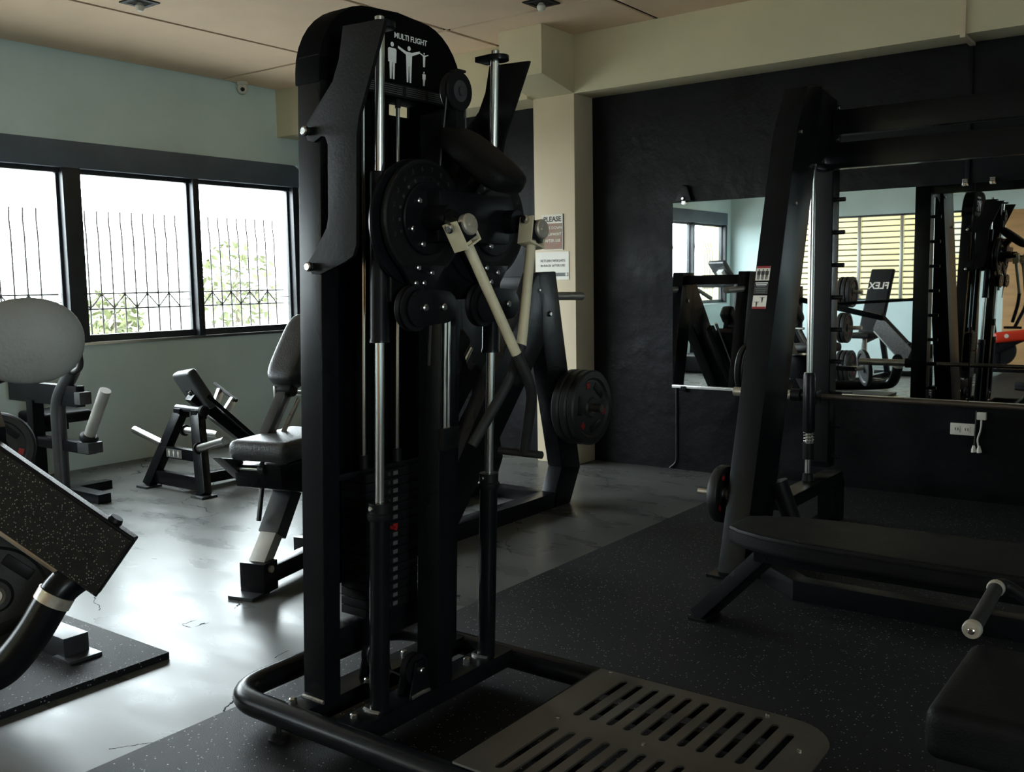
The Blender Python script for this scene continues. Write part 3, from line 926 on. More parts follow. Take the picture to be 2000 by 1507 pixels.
# sliding carriage: body, dials, pulleys, pad
MB().box(-1.955, -1.895, 1.935, 2.425, 1.30, 1.62).build('carriage_body', 'black', mf, 0.008, xf=sh)
MB().box(-1.915, -1.80, 2.02, 2.34, 1.46, 1.60).build('carriage_arm', 'black', mf, 0.01, xf=sh)
for side, yc in ((-1, 2.030), (1, 2.330)):
    dl = MB().lathe([(0, -0.012), (0.158, -0.012), (0.160, -0.009), (0.160, 0.004), (0.157, 0.007), (0, 0.007)], (-1.862, yc, 1.525), X, 56).build('dial', 'satin', mf, xf=sh)
    MB().lathe([(0, -0.012), (0.172, -0.012), (0.174, -0.006), (0.172, 0.0), (0, 0.0)], (-1.885, yc - 0.008, 1.515), X, 56).build('dial_backing', 'black', dl, xf=sh)
    MB().lathe([(0.0, 0.012), (0.096, 0.012), (0.099, 0.009), (0.099, 0.0), (0.0, 0.0)], (-1.856, yc, 1.525), X, 40).build('dial_hub', 'black', dl, xf=sh)
    MB().lathe([(0.116, 0.0005), (0.150, 0.0005), (0.150, 0.0), (0.116, 0.0)], (-1.8545, yc, 1.525), X, 48).build('number_ring', 'dusty', dl, xf=sh)
    for k in range(11):
        a = math.radians(200 - k * 17)
        text('dial_number', str(k), 0.018, (-1.8535, yc + 0.133 * math.cos(a), 1.525 + 0.133 * math.sin(a)), Y, Z, 'darkprint', dl, xf=sh)
        MB().lathe([(0, 0.001), (0.0052, 0.001), (0.0052, 0)], (-1.8545, yc + 0.108 * math.cos(a), 1.525 + 0.108 * math.sin(a)), X, 8).build('pin_hole', 'bolt' if 0 < k < 8 else 'void', dl, xf=sh)
    for dy, dz in ((-0.045, 0.045), (-0.07, -0.03), (-0.03, -0.07), (0.05, 0.03)):
        bolt((-1.842, yc + dy, 1.525 + dz), X, 0.009, dl, xf=sh)
    # pivot
    MB().cyl((-1.86, yc, 1.525), (-1.765, yc, 1.525), 0.034, 20).build('pivot_hub', 'black', dl, xf=sh)
    # lower pulley cheeks
    cz, cyy = 1.283, yc - 0.030
    ck = [(cyy - 0.02 + 0.052 * math.cos(math.radians(a)), cz + 0.052 * math.sin(math.radians(a))) for a in range(90, 271, 18)] + \
         [(cyy + 0.085 + 0.045 * math.cos(math.radians(a)), cz + 0.045 * math.sin(math.radians(a))) for a in range(-90, 91, 18)]
    o = MB().prism(ck, (-1.875, 0, 0), Y, Z, X, 0.008).prism(ck, (-1.835, 0, 0), Y, Z, X, 0.008).build('pulley_cheeks', 'black', mf, 0.001, xf=sh)
    MB().lathe([(0, -0.014), (0.062, -0.014), (0.064, -0.01), (0.054, 0), (0.064, 0.01), (0.062, 0.014), (0, 0.014)], (-1.851, cyy - 0.025, cz), X, 28).build('pulley', 'satin', o, xf=sh)
    for dy in (-0.008, 0.07):
        bolt((-1.826, cyy + dy, cz), X, 0.011, o, xf=sh)
    tr = MB().prism([(yc - 0.10, 1.40), (yc + 0.08, 1.40), (yc + 0.03, 1.335), (yc - 0.05, 1.335)], (-1.868, 0, 0), Y, Z, X, 0.014).build('bracket_plate', 'black', mf, 0.002, xf=sh)
    for dy, dz in ((-0.035, 1.392), (0.020, 1.378), (-0.045, 1.35), (-0.012, 1.350)):
        bolt((-1.853, yc + dy, dz), X, 0.0085, tr, xf=sh)
MB().cyl((-1.851, 2.05, 1.30), (-1.86, 2.05, 1.12), 0.004, 8).build('carriage_cable', 'cable', mf, xf=sh)

pad_ax = Vector((0.795, 0.0, -0.606))
pad_up = Vector((0.606, 0.0, 0.795))
MB().pillow((-1.715, 2.18, 1.690), (pad_ax, Y, pad_up), (0.140, 0.085, 0.038), 0.55).build('chest_pad', 'vinyl', mf)
MB().bar((-1.80, 2.18, 1.60), (-1.745, 2.18, 1.665), 0.06, 0.05, Y).build('pad_bracket', 'black', mf, 0.004)

# lever arms
arms = (([(-1.648, 2.030, 1.444), (-1.594, 2.165, 1.150)], [(-1.594, 2.165, 1.152), (-1.580, 2.20, 1.078), (-1.588, 2.228, 1.03), (-1.658, 2.282, 0.852)], 1),
        ([(-1.658, 2.330, 1.450), (-1.635, 2.245, 1.168)], [(-1.635, 2.245, 1.170), (-1.650, 2.205, 1.075), (-1.662, 2.180, 1.03), (-1.708, 2.102, 0.895)], -1))
for top, low, side in arms:
    a, b = Vector(top[0]), Vector(top[1])
    d = (b - a).normalized()
    t = MB().cyl(a - d * 0.02, b, 0.0145, 16).build('lever_arm', 'cream', mf)
    MB().tube(fillet(low, 0.06, 6), 0.0155, 14).build('hand_grip', 'rubber', t)
    sy = (Y - d * Y.dot(d)).normalized()
    sx = d.cross(sy)
    if sx.x < 0:
        sx = -sx
    # fork
    f = MB()
    f.obox(a - d * 0.005, (sy, sx, d), (0.034, 0.024, 0.003))
    f.obox(a - d * 0.042 - sy * 0.032, (sy, sx, d), (0.0032, 0.024, 0.040))
    f.obox(a - d * 0.030 + sy * 0.032, (sy, sx, d), (0.0032, 0.024, 0.028))
    fk = f.build('fork', 'cream', t, 0.002)
    MB().obox(a - d * 0.045 + sy * 0.002, (sy, sx, d), (0.026, 0.021, 0.028)).build('fork_block', 'black', t, 0.004)
    bolt(a - d * 0.070 - sy * 0.038, -sy, 0.013, fk)
    kn = a - d * 0.055 + sy * 0.012 + sx * 0.024
    MB().lathe([(0, 0.012), (0.008, 0.012), (0.009, 0.008), (0.026, 0.008), (0.029, 0.004), (0.029, -0.014), (0, -0.014)], kn, sx, 24).build('knob', 'steel', t)
    MB().cyl(kn - sx * 0.012, (-1.70, kn.y - 0.01, kn.z + 0.01), 0.016, 12).build('axle', 'black', t)
    MB().cyl((-1.70, kn.y - 0.01, kn.z + 0.01), (-1.765 + SH * 1.44, top[0][1] , 1.525), 0.024, 12).build('axle', 'black', t)
MB().cyl((-1.750, 2.285, 0.849), (-1.598, 2.285, 0.849), 0.0115, 14).build('cross_grip', 'rubber', mf)

# slotted standing platform
ol = [(-1.545, 1.795), (-0.93, 1.795)] + arc(-0.93, 1.945, 0.15, -90, 0, 8)[1:] + arc(-0.93, 2.375, 0.145, 0, 90, 8) + [(-1.545, 2.52)]
hl = []
for k in range(11):
    x = -1.432 + k * 0.0537
    yt = 2.474 if k < 9 else (2.455 if k == 9 else 2.425)
    for a, b in ((2.205, yt - 0.008), (2 * 2.155 - yt + 0.008, 2.095)):
        hl.append([(x + px, py) for px, py in arc(0, b, 0.0115, 0, 180, 5)] + [(x + px, py) for px, py in arc(0, a, 0.0115, 180, 360, 5)])
gp = curve_plate('foot_platform', ol, hl, 0.137, 0.006, 'grate', mf)
for x, y in ((-1.50, 2.505), (-0.99, 2.498), (-0.845, 2.35), (-1.46, 2.15), (-1.19, 2.15), (-0.88, 2.15)):
    bolt((x, y, 0.141), Z, 0.007, gp, h=0.003)
for y in (1.99, 2.32):
    MB().box(-1.50, -0.93, y - 0.012, y + 0.012, 0.10, 0.134).build('platform_rib', 'black', mf, 0.002)
MB().box(-1.56, -1.50, 1.80, 2.53, 0.085, 0.134).build('platform_beam', 'black', mf, 0.003)


# ================================================================== LEG PRESS behind the fly machine
lp = thing('leg_press', 'black inclined leg press with two A-frame sides in front of the pale pillar', 'gym machine', (-3.57, 4.4, 0.0))
for xc in (-3.27, -3.87):
    x0 = xc - 0.05
    MB().prism([(4.578, 1.40), (4.68, 1.405), (4.68, 1.03), (4.63, 0.973), (4.166, 0.451), (3.80, 0.05), (3.56, 0.05), (4.30, 1.02), (4.52, 1.30)],
               (x0, 0, 0), Y, Z, X, 0.10).build('front_leg', 'black', lp, 0.006)
    MB().prism([(4.60, 1.402), (4.771, 1.406), (4.838, 1.073), (5.02, 0.20), (4.815, 0.235), (4.64, 0.973)], (x0 - 0.001, 0, 0), Y, Z, X, 0.102).build('rear_leg', 'black', lp, 0.006)
    MB().prism([(5.02, 0.205), (4.905, 0.0), (4.72, 0.0), (4.745, 0.096), (4.815, 0.235)], (x0, 0, 0), Y, Z, X, 0.10).build('knee', 'black', lp, 0.006)
    MB().box(x0, x0 + 0.10, 3.50, 4.76, 0.0, 0.092).build('floor_beam', 'black', lp, 0.006)
    MB().cyl((xc, 4.62, 1.265), (xc, 5.13, 1.255), 0.025, 20).build('storage_horn', 'galv', lp)
    bolt((xc + 0.052, 4.70, 1.16), X, 0.016, lp)
    bolt((xc + 0.052, 4.60, 1.30), X, 0.010, lp)
MB().cyl((-3.22, 4.895, 0.598), (-2.985, 4.895, 0.598), 0.0245, 18).build('plate_horn', 'darksteel', lp)
for y, z in ((4.83, 0.03), (3.56, 0.03)):
    MB().box(-3.83, -3.31, y - 0.04, y + 0.04, z - 0.03, z + 0.04).build('cross_beam', 'black', lp, 0.005)
MB().box(-3.83, -3.31, 4.62, 4.72, 1.30, 1.38).build('top_beam', 'black', lp, 0.005)
up_d = Vector((0, 0.667, 0.745))
for x in (-3.45, -3.69):
    r = MB().bar(Vector((x, 3.80, 0.12)), Vector((x, 4.52, 0.92)), 0.05, 0.07, X).build('guide_rail', 'satin', lp, 0.004)
    MB().cyl((x + 0.045, 3.84, 0.22), (x + 0.045, 4.50, 0.96), 0.012, 12).build('guide_rod', 'chrome', r)
    if x > -3.5:
        nr = Vector((0, -0.745, 0.667))
        for a, b, mtl in ((0.52, 0.60, 'paper'), (0.43, 0.51, 'greyprint'), (0.34, 0.42, 'paper')):
            c = Vector((x + 0.0258, 3.80, 0.12)) + up_d * ((a + b) / 2)
            MB().obox(c, (X, up_d, nr), (0.0008, (b - a) / 2, 0.030)).build('sticker', mtl, r)
sl = MB().obox((-3.57, 4.02, 0.66), (X, up_d, Vector((0, -0.745, 0.667))), (0.20, 0.30, 0.03)).build('sled', 'black', lp, 0.006)
MB().pad((-3.57, 3.96, 0.74), (X, up_d, Vector((0, -0.745, 0.667))), (0.16, 0.27, 0.04), 0.03).build('back_pad', 'vinyl', sl)
for x in (-3.43, -3.71):
    MB().pad((x, 4.10, 1.02), (X, up_d, Vector((0, -0.745, 0.667))), (0.06, 0.07, 0.06), 0.04).build('shoulder_pad', 'vinyl', sl)
    MB().bar((x, 4.16, 0.86), (x, 4.11, 1.0), 0.04, 0.04).build('pad_post', 'black', sl, 0.003)
MB().obox((-3.57, 3.66, 0.24), (X, Vector((0, 0.745, -0.667)), up_d), (0.26, 0.22, 0.012)).build('foot_plate', 'dusty', lp, 0.003)
MB().bar((-3.42, 4.13, 0.62), (-3.30, 4.25, 0.48), 0.025, 0.025).build('safety_lever', 'satin', lp, 0.003)
for k, lab in enumerate(('innermost black weight plate on the leg press horn', 'middle black weight plate on the leg press horn',
                         'outermost black weight plate with red marks on the leg press horn')):
    plate('weight_plate', (-3.178 + 0.054 * k, 4.895, 0.598), X, 0.224, 0.050, lab, 'plates on the leg press')

# ================================================================== SMITH MACHINE
sm = thing('smith_machine', 'black Smith machine with sloping front legs before the wall mirrors', 'gym machine', (-0.72, 4.7, 0.008))
XM = -0.72


def mx(x, s):
    return x if s < 0 else 2 * XM - x


for s in (-1, 1):
    def bx(x0, x1, *a):
        x0, x1 = mx(x0, s), mx(x1, s)
        return MB().box(min(x0, x1), max(x0, x1), *a)

    def pr(poly, x0, x1):
        x0, x1 = mx(x0, s), mx(x1, s)
        return MB().prism(poly, (min(x0, x1), 0, 0), Y, Z, X, abs(x1 - x0))
    leg = pr([(4.02, 0.008), (4.62, 2.05), (4.76, 2.27), (4.96, 2.30), (4.93, 2.10), (4.34, 0.10), (4.30, 0.008)], -1.842, -1.722).build('front_leg', 'black', sm, 0.004)
    pr([(3.96, 0.008), (4.33, 0.008), (4.33, 0.02), (3.96, 0.02)], -1.87, -1.70).build('foot_plate', 'black', sm, 0.002)
    pr([(4.72, 2.10), (4.80, 2.27), (4.97, 2.305), (5.26, 2.27), (5.26, 2.05), (4.88, 1.86)], -1.80, -1.745).build('top_gusset', 'satin', sm, 0.003)
    up = bx(-1.822, -1.718, 5.14, 5.24, 0.33, 2.24).build('upright', 'black', sm, 0.005)
    bx(-1.818, -1.722, 5.132, 5.142, 0.36, 1.90).build('upright_channel', 'satin', up, 0.002)
    for k in range(10):
        z = 0.39 + 0.17 * k
        xa, xb = mx(-1.722, s), mx(-1.665, s)
        MB().cyl((xa, 5.17, z), (xb, 5.17, z), 0.0115, 10).build('catch_peg', 'satin', up)
    pr([(4.50, 0.285), (5.32, 0.285), (5.36, 0.22), (5.36, 0.008), (5.22, 0.008), (5.21, 0.22), (4.50, 0.22)], -1.80, -1.70).build('base_frame', 'black', sm, 0.005)
    pr([(4.30, 0.008), (5.30, 0.008), (5.30, 0.05), (4.30, 0.05)], -1.80, -1.72).build('floor_rail', 'black', sm, 0.004)
    xr = mx(-1.77, s)
    MB().cyl((xr, 4.975, 0.285), (xr, 4.975, 1.90), 0.016, 16).build('guide_rod', 'chrome', sm)
    MB().lathe([(0.017, 0.545), (0.030, 0.545), (0.032, 0.56), (0.032, 0.84), (0.027, 0.855), (0.017, 0.855)], (xr, 4.975, 0), Z, 18).build('carriage', 'black', sm)
    MB().bar((xr, 4.985, 0.722), (xr, 5.062, 0.722), 0.07, 0.07).build('bearing_block', 'black', sm, 0.006)
    sp = []
    for k in range(64):
        a = k / 63 * 2 * math.pi * 4
        sp.append((xr + 0.024 * math.cos(a), 4.975 + 0.024 * math.sin(a), 0.487 + 0.058 * k / 63))
    MB().tube(sp, 0.004, 6).build('spring', 'bolt', sm)
    MB().lathe([(0.017, 0.40), (0.029, 0.40), (0.029, 0.485), (0.017, 0.485)], (xr, 4.975, 0), Z, 16).build('stop_collar', 'satin', sm)
    MB().lathe([(0.017, 0.285), (0.030, 0.285), (0.026, 0.32), (0.017, 0.325)], (xr, 4.975, 0), Z, 16).build('rod_foot', 'satin', sm)
    bx(-1.80, -1.74, 4.95, 5.15, 1.895, 1.93).build('rod_bracket', 'black', sm, 0.003)
    # lower plate horn
    MB().cyl((mx(-1.84, s), 4.19, 0.345), (mx(-2.02, s), 4.19, 0.345), 0.013, 12).build('plate_horn', 'steel', sm)
    for (yy, zz) in ((4.66, 2.04), (4.60, 1.70), (5.20, 2.22), (5.20, 2.06), (4.86, 1.90)):
        bolt((mx(-1.718, s), yy, zz), X * (-s), 0.010, sm)
for z0, z1, x0 in ((2.075, 2.20, -1.72), (1.905, 2.035, -1.76)):
    MB().box(x0, 2 * XM - x0, 5.12, 5.20, z0, z1).build('cross_beam', 'black', sm, 0.005)
fb = MB()
fb.prism([(-1.66, 4.06), (-1.43, 3.86), (2 * XM + 1.43, 3.86), (2 * XM + 1.66, 4.06), (2 * XM + 1.72, 4.06), (2 * XM + 1.72, 4.14), (2 * XM + 1.62, 4.14), (2 * XM + 1.40, 3.94), (-1.40, 3.94), (-1.62, 4.14), (-1.72, 4.14), (-1.72, 4.06)],
         (0, 0, 0.008), X, Y, Z, 0.085)
fb.build('front_base_beam', 'black', sm, 0.004)
MB().cyl((-1.715, 4.42, 0.385), (-1.60, 4.47, 0.02), 0.043, 20).build('stay_tube', 'satin', sm)
# instruction sticker on the leg
nf = Vector((0, -2.04, 0.60)).normalized()
uf = Vector((0, 0.60, 2.04)).normalized()
for z0, z1, mtl in ((1.335, 1.405, 'paper'), (1.272, 1.332, 'darkprint'), (1.205, 1.268, 'paper')):
    zc = (z0 + z1) / 2
    c = Vector((-1.803, 4.02 + 0.2938 * (zc - 0.008), zc)) + nf * 0.001
    stk = MB().obox(c, (X, uf, nf), (0.034, (z1 - z0) / 2, 0.0008)).build('sticker', mtl, sm)
    if mtl == 'paper':
        top = z0 > 1.3
        MB().obox(c + uf * (0.030 if top else -0.028) + nf * 0.001, (X, uf, nf), (0.033, 0.005, 0.0006)).build('sticker_band', 'red', stk)
        if top:
            for k in range(3):
                figure('pictogram', c + nf * 0.001 - uf * 0.030 + X * (-0.020 + 0.02 * k), X, uf, 0.05, 'down', 'darkprint', stk)
        else:
            for dx, dz in ((0.012, -0.002), (-0.014, -0.024)):
                figure('pictogram', c + nf * 0.001 + uf * dz + X * dx, X, uf, 0.028, 'up', 'darkprint', stk)
    else:
        for k in range(6):
            MB().obox(c + uf * (0.024 - 0.009 * k) + nf * 0.001, (X, uf, nf), (0.030 - 0.004 * (k % 3), 0.0022, 0.0005)).build('caption_line', 'print' if k < 2 else 'greyprint', stk)
plate('small_weight_plate', (-1.895, 4.19, 0.345), X, 0.135, 0.045, 'small black plate on the low side horn of the Smith machine', 'plates on the Smith machine')

bb = thing('barbell', 'long steel barbell held in the Smith machine carriage', 'barbell', (-0.72, 5.075, 0.72))
MB().cyl((-1.86, 5.075, 0.722), (0.42, 5.075, 0.722), 0.015, 16).build('shaft', 'darksteel', bb)
for s in (-1, 1):
    MB().cyl((mx(-2.23, s), 5.075, 0.722), (mx(-1.90, s), 5.075, 0.722), 0.025, 20).build('sleeve', 'steel', bb)
    MB().cyl((mx(-1.90, s), 5.075, 0.722), (mx(-1.85, s), 5.075, 0.722), 0.034, 20).build('collar', 'satin', bb)

# ================================================================== FLAT BENCH
fbn = thing('flat_bench', 'long flat black vinyl bench in front of the Smith machine', 'bench', (-0.9, 3.36, 0.008))
padp = MB()
prof = [(-1.455, 0.085), (-1.40, 0.125), (-1.30, 0.165), (-1.15, 0.190), (-0.9, 0.20), (-0.55, 0.205), (-0.30, 0.195), (-0.22, 0.16)]
poly = [(x, 3.355 - h) for x, h in prof] + [(x, 3.355 + h) for x, h in prof[::-1]]
pd = padp.prism(poly, (0, 0, 0.385), X, Y, Z, 0.068).build('seat_pad', 'vinyl', fbn, 0.018, seg=4)
seam = [Vector((x, 3.355 - h - 0.001, 0.438)) for x, h in prof]
MB().tube(seam, 0.003, 6).build('piping', 'vinyl', pd)
MB().box(-1.38, -0.28, 3.32, 3.39, 0.315, 0.384).build('spine', 'black', fbn, 0.004)
MB().bar((-1.33, 3.37, 0.35), (-1.655, 3.475, 0.02), 0.10, 0.055, (0.3, 0.95, 0)).build('leg', 'black', fbn, 0.004)
MB().bar((-0.36, 3.355, 0.35), (-0.20, 3.355, 0.02), 0.10, 0.055, Y).build('leg', 'black', fbn, 0.004)
MB().box(-1.69, -1.61, 3.41, 3.54, 0.008, 0.018).build('foot', 'satin', fbn, 0.003)
MB().box(-0.25, -0.14, 3.12, 3.60, 0.008, 0.05).build('foot', 'satin', fbn, 0.003)

# ================================================================== SEAT OF ANOTHER MACHINE, right foreground
rs = thing('machine_seat', 'black padded machine seat with a rubber roller handle beside it', 'machine seat', (-0.25, 2.25, 0.008))
MB().pad((-0.225, 2.185, 0.445), (X, Y, Z), (0.235, 0.22, 0.055), 0.035, 5).build('seat_pad', 'vinyl', rs)
MB().box(-0.44, -0.02, 1.99, 2.38, 0.34, 0.392).build('seat_tray', 'satin', rs, 0.01)
MB().box(-0.36, -0.10, 2.05, 2.33, 0.008, 0.345).build('seat_column', 'satin', rs, 0.01)
MB().cyl((-0.447, 2.345, 0.545), (-0.458, 2.675, 0.552), 0.0175, 20).build('roller_grip', 'rubber', rs)
for y in (2.345, 2.672):
    MB().lathe([(0, -0.012), (0.019, -0.012), (0.0215, -0.006), (0.0215, 0.006), (0.019, 0.012), (0, 0.012)], (-0.4475 if y < 2.5 else -0.458, y, 0.5455 if y < 2.5 else 0.552), Y, 20).build('end_ring', 'steel', rs)
bolt((-0.447, 2.333, 0.545), -Y, 0.008, rs)
MB().tube(fillet([(-0.458, 2.68, 0.552), (-0.455, 2.73, 0.552), (-0.36, 2.73, 0.50), (-0.23, 2.50, 0.37)], 0.05), 0.016, 12).build('bent_bracket', 'satin', rs)
MB().bar((-0.23, 2.55, 0.37), (-0.23, 2.30, 0.36), 0.05, 0.04).build('bracket_arm', 'satin', rs, 0.004)

# ================================================================== LEG EXTENSION, left of the fly machine
E0 = Vector((-3.40, 2.64, 0.0))
eS = Vector((-0.247, 0.969, 0)).normalized()
eT = Vector((0.969, 0.247, 0)).normalized()


def LE(s, t, z):
    return E0 + eS * s + eT * t + Z * z


def lbox(s0, s1, t0, t1, z0, z1):
    return MB().obox(LE((s0 + s1) / 2, (t0 + t1) / 2, (z0 + z1) / 2), (eS, eT, Z), ((s1 - s0) / 2, (t1 - t0) / 2, (z1 - z0) / 2))


le = thing('leg_extension', 'grey and black leg extension machine with a padded seat beside the fly machine', 'gym machine', tuple(E0))
lbox(-0.075, 0.05, -0.075, 0.055, 0.0, 0.016).build('foot_plate', 'steelgrey', le, 0.003)
lbox(0.0, 0.10, -0.065, 0.065, 0.012, 0.145).build('foot_bracket', 'black', le, 0.006)
MB().cyl(LE(0.045, -0.07, 0.115), LE(0.045, 0.075, 0.115), 0.016, 12).build('hinge_pin', 'steel', le)
lbox(0.08, 0.74, -0.035, 0.035, 0.03, 0.105).build('floor_beam', 'black', le, 0.005)
lbox(0.68, 0.76, -0.26, 0.26, 0.0, 0.07).build('rear_foot', 'black', le, 0.005)
MB().bar(LE(0.045, 0, 0.115), LE(0.19, 0, 0.285), 0.085, 0.055, eT).build('strut_slider', 'galv', le, 0.004)
MB().bar(LE(0.155, 0, 0.235), LE(0.33, 0, 0.47), 0.105, 0.075, eT).build('strut_sleeve', 'steelgrey', le, 0.005)
MB().bar(LE(0.13, -0.05, 0.30), LE(0.17, -0.05, 0.47), 0.014, 0.02, eT).build('gas_strut', 'steelgrey', le, 0.003)
sb = MB().prism([(-0.01, 0.585), (0.45, 0.585), (0.45, 0.36), (0.30, 0.40), (0.0, 0.485)], LE(0, -0.06, 0), eS, Z, eT, 0.24).build('seat_box', 'black', le, 0.005)
MB().prism([(-0.11, 0.63), (0.02, 0.60), (0.10, 0.50), (0.05, 0.50)], LE(0, -0.10, 0), eS, Z, eT, 0.06).build('side_fairing', 'steelgrey', sb, 0.004)
MB().pad(LE(0.17, 0.10, 0.652), (eS, eT, Z), (0.235, 0.155, 0.045), 0.042, 5).build('seat_pad', 'greyvinyl', le)
MB().cyl(LE(0.0, -0.10, 0.567), LE(0.0, 0.075, 0.567), 0.010, 12).build('adjuster_bar', 'chrome', le)
MB().lathe([(0, -0.02), (0.018, -0.02), (0.022, -0.012), (0.022, 0.012), (0.015, 0.02), (0, 0.02)], LE(0.0, 0.085, 0.567), eT, 16).build('adjuster_knob', 'satin', le)
for t in (-0.09, 0.06):
    MB().bar(LE(0.0, t, 0.567), LE(0.06, t, 0.615), 0.012, 0.012).build('adjuster_link', 'steelgrey', le)
MB().bar(LE(0.15, -0.02, 0.66), LE(0.335, -0.02, 0.875), 0.05, 0.05, eT).build('pad_post', 'steelgrey', le, 0.005)
MB().bar(LE(0.20, 0.03, 0.66), LE(0.36, 0.03, 0.83), 0.012, 0.02, eT).build('stay_rod', 'steel', le, 0.002)
MB().lathe([(0, -0.045), (0.032, -0.045), (0.036, -0.03), (0.036, 0.03), (0.032, 0.045), (0, 0.045)], LE(0.33, -0.02, 0.875), eT, 18).build('pivot', 'satin', le)
MB().obox(LE(0.32, -0.055, 0.865), (eS, eT, Z), (0.028, 0.006, 0.028)).build('pivot_cover', 'alu', le, 0.004)
MB().cyl(LE(0.40, -0.09, 0.85), LE(0.40, 0.12, 0.85), 0.012, 12).build('handle', 'chrome', le)
pdir = (LE(0.58, 0, 1.22) - LE(0.31, 0, 0.90)).normalized()
pn = eT.cross(pdir)
MB().pillow(LE(0.435, -0.02, 1.045), (pdir, eT, pn), (0.195, 0.09, 0.062), 0.45).build('roll_pad', 'greyvinyl', le)
MB().prism([(0.42, 0.60), (0.74, 0.60), (0.74, 0.92), (0.66, 0.90), (0.50, 0.74)], LE(0, 0.02, 0), eS, Z, eT, 0.05).build('cover_panel', 'white', le, 0.006)
MB().bar(LE(0.70, 0, 0.07), LE(0.60, 0, 0.60), 0.07, 0.07, eT).build('rear_post', 'black', le, 0.005)
MB().bar(LE(0.40, -0.02, 0.62), LE(0.72, -0.02, 0.62), 0.06, 0.06, eT).build('seat_rail', 'black', le, 0.005)

# ================================================================== LOW CALF MACHINE by the window wall
cm = thing('calf_machine', 'low black A-frame machine with an angled pad by the wall under the windows', 'gym machine', (-5.6, 3.95, 0.0))
for xf_, xt in ((-5.90, -5.72), (-5.29, -5.53)):
    MB().bar((xf_, 3.76, 0.012), (xt, 3.91, 0.50), 0.085, 0.06, X).build('front_leg', 'black', cm, 0.005)
    MB().box(xf_ - 0.06, xf_ + 0.06, 3.70, 3.82, 0.0, 0.014).build('foot_plate', 'steelgrey', cm, 0.002)
    MB().box(xt - 0.035, xt + 0.035, 3.88, 3.96, 0.47, 0.535).build('bearing', 'black', cm, 0.006)
MB().cyl((-5.77, 3.92, 0.535), (-5.48, 3.92, 0.535), 0.022, 16).build('pivot_shaft', 'steelgrey', cm)
MB().lathe([(0, -0.02), (0.036, -0.02), (0.038, -0.01), (0.038, 0.01), (0.030, 0.02), (0, 0.02)], (-5.47, 3.92, 0.53), X, 20).build('pivot_cap', 'dusty', cm)
MB().bar((-5.86, 3.79, 0.075), (-5.32, 3.79, 0.075), 0.05, 0.09).build('lower_rail', 'black', cm, 0.004)
ur = MB().bar((-5.81, 3.835, 0.245), (-5.40, 3.835, 0.245), 0.05, 0.075).build('upper_rail', 'black', cm, 0.004)
MB().box(-5.75, -5.58, 3.808, 3.8105, 0.215, 0.272).build('sticker', 'greyprint', ur)
for k in range(3):
    figure('pictogram', (-5.72 + 0.05 * k, 3.8075, 0.222), X, Z, 0.045, 'down', 'paper', ur)
pD = Vector((0.10, 0.62, -0.60)).normalized()
pS = Vector((0.985, -0.16, 0.0)).normalized()
pN = pS.cross(pD)
if pN.z < 0:
    pN = -pN
qD = Vector((0.20, 0.40, -0.80)).normalized()
qS = Vector((0.985, -0.16, 0.0)).normalized()
qS = (qS - qD * qS.dot(qD)).normalized()
qN = qS.cross(qD)
if qN.z < 0:
    qN = -qN
MB().pad(Vector((-5.715, 4.00, 0.635)) + qN * 0.03, (qS, qD, qN), (0.150, 0.150, 0.036), 0.030, 4).build('angled_pad', 'greyvinyl', cm)
MB().bar((-5.70, 3.99, 0.62), (-5.60, 4.62, 0.05), 0.09, 0.09, pS).build('main_beam', 'black', cm, 0.005)
MB().obox((-5.66, 4.23, 0.43), (pS, pD, pN), (0.15, 0.27, 0.014)).build('shin_panel', 'black', cm, 0.003)
MB().obox(Vector((-5.715, 4.00, 0.635)) - qN * 0.008, (qS, qD, qN), (0.045, 0.022, 0.004)).build('pad_plate', 'satin', cm)
bolt(Vector((-5.71, 4.00, 0.635)) - qN * 0.013, -qN, 0.013, cm)
for p, q, lab in (((-5.83, 3.85, 0.285), (-6.18, 3.85, 0.36), 'L'), ((-5.40, 3.82, 0.30), (-4.99, 3.72, 0.40), 'R'), ((-5.98, 4.12, 0.335), (-5.60, 4.12, 0.335), 'M')):
    MB().cyl(p, q, 0.026, 18).build('plate_horn', 'alu', cm)
    MB().lathe([(0.026, -0.008), (0.040, -0.008), (0.040, 0.008), (0.026, 0.008)], p, Vector(q) - Vector(p), 18).build('horn_flange', 'satin', cm)
for t in (-1, 1):
    MB().bar((-5.72 + 0.07 * t, 4.22, 0.47), (-5.72 + 0.07 * t, 4.30, 0.59 - 0.03 * t), 0.03, 0.05).build('handle_post', 'alu', cm, 0.003)
MB().tube(fillet([(-5.86, 4.30, 0.66), (-5.80, 4.30, 0.63), (-5.62, 4.30, 0.55)], 0.03), 0.013, 10).build('handle', 'rubber', cm)
MB().bar((-5.55, 3.80, 0.07), (-5.58, 4.66, 0.05), 0.08, 0.07).build('floor_beam', 'black', cm, 0.004)
MB().box(-5.86, -5.30, 4.60, 4.70, 0.0, 0.07).build('rear_foot', 'black', cm, 0.004)
MB().obox((-5.50, 4.40, 0.20), (X, Vector((0, 0.9, -0.43)), Vector((0, 0.43, 0.9))), (0.16, 0.10, 0.008)).build('foot_plate', 'alu', cm, 0.003)

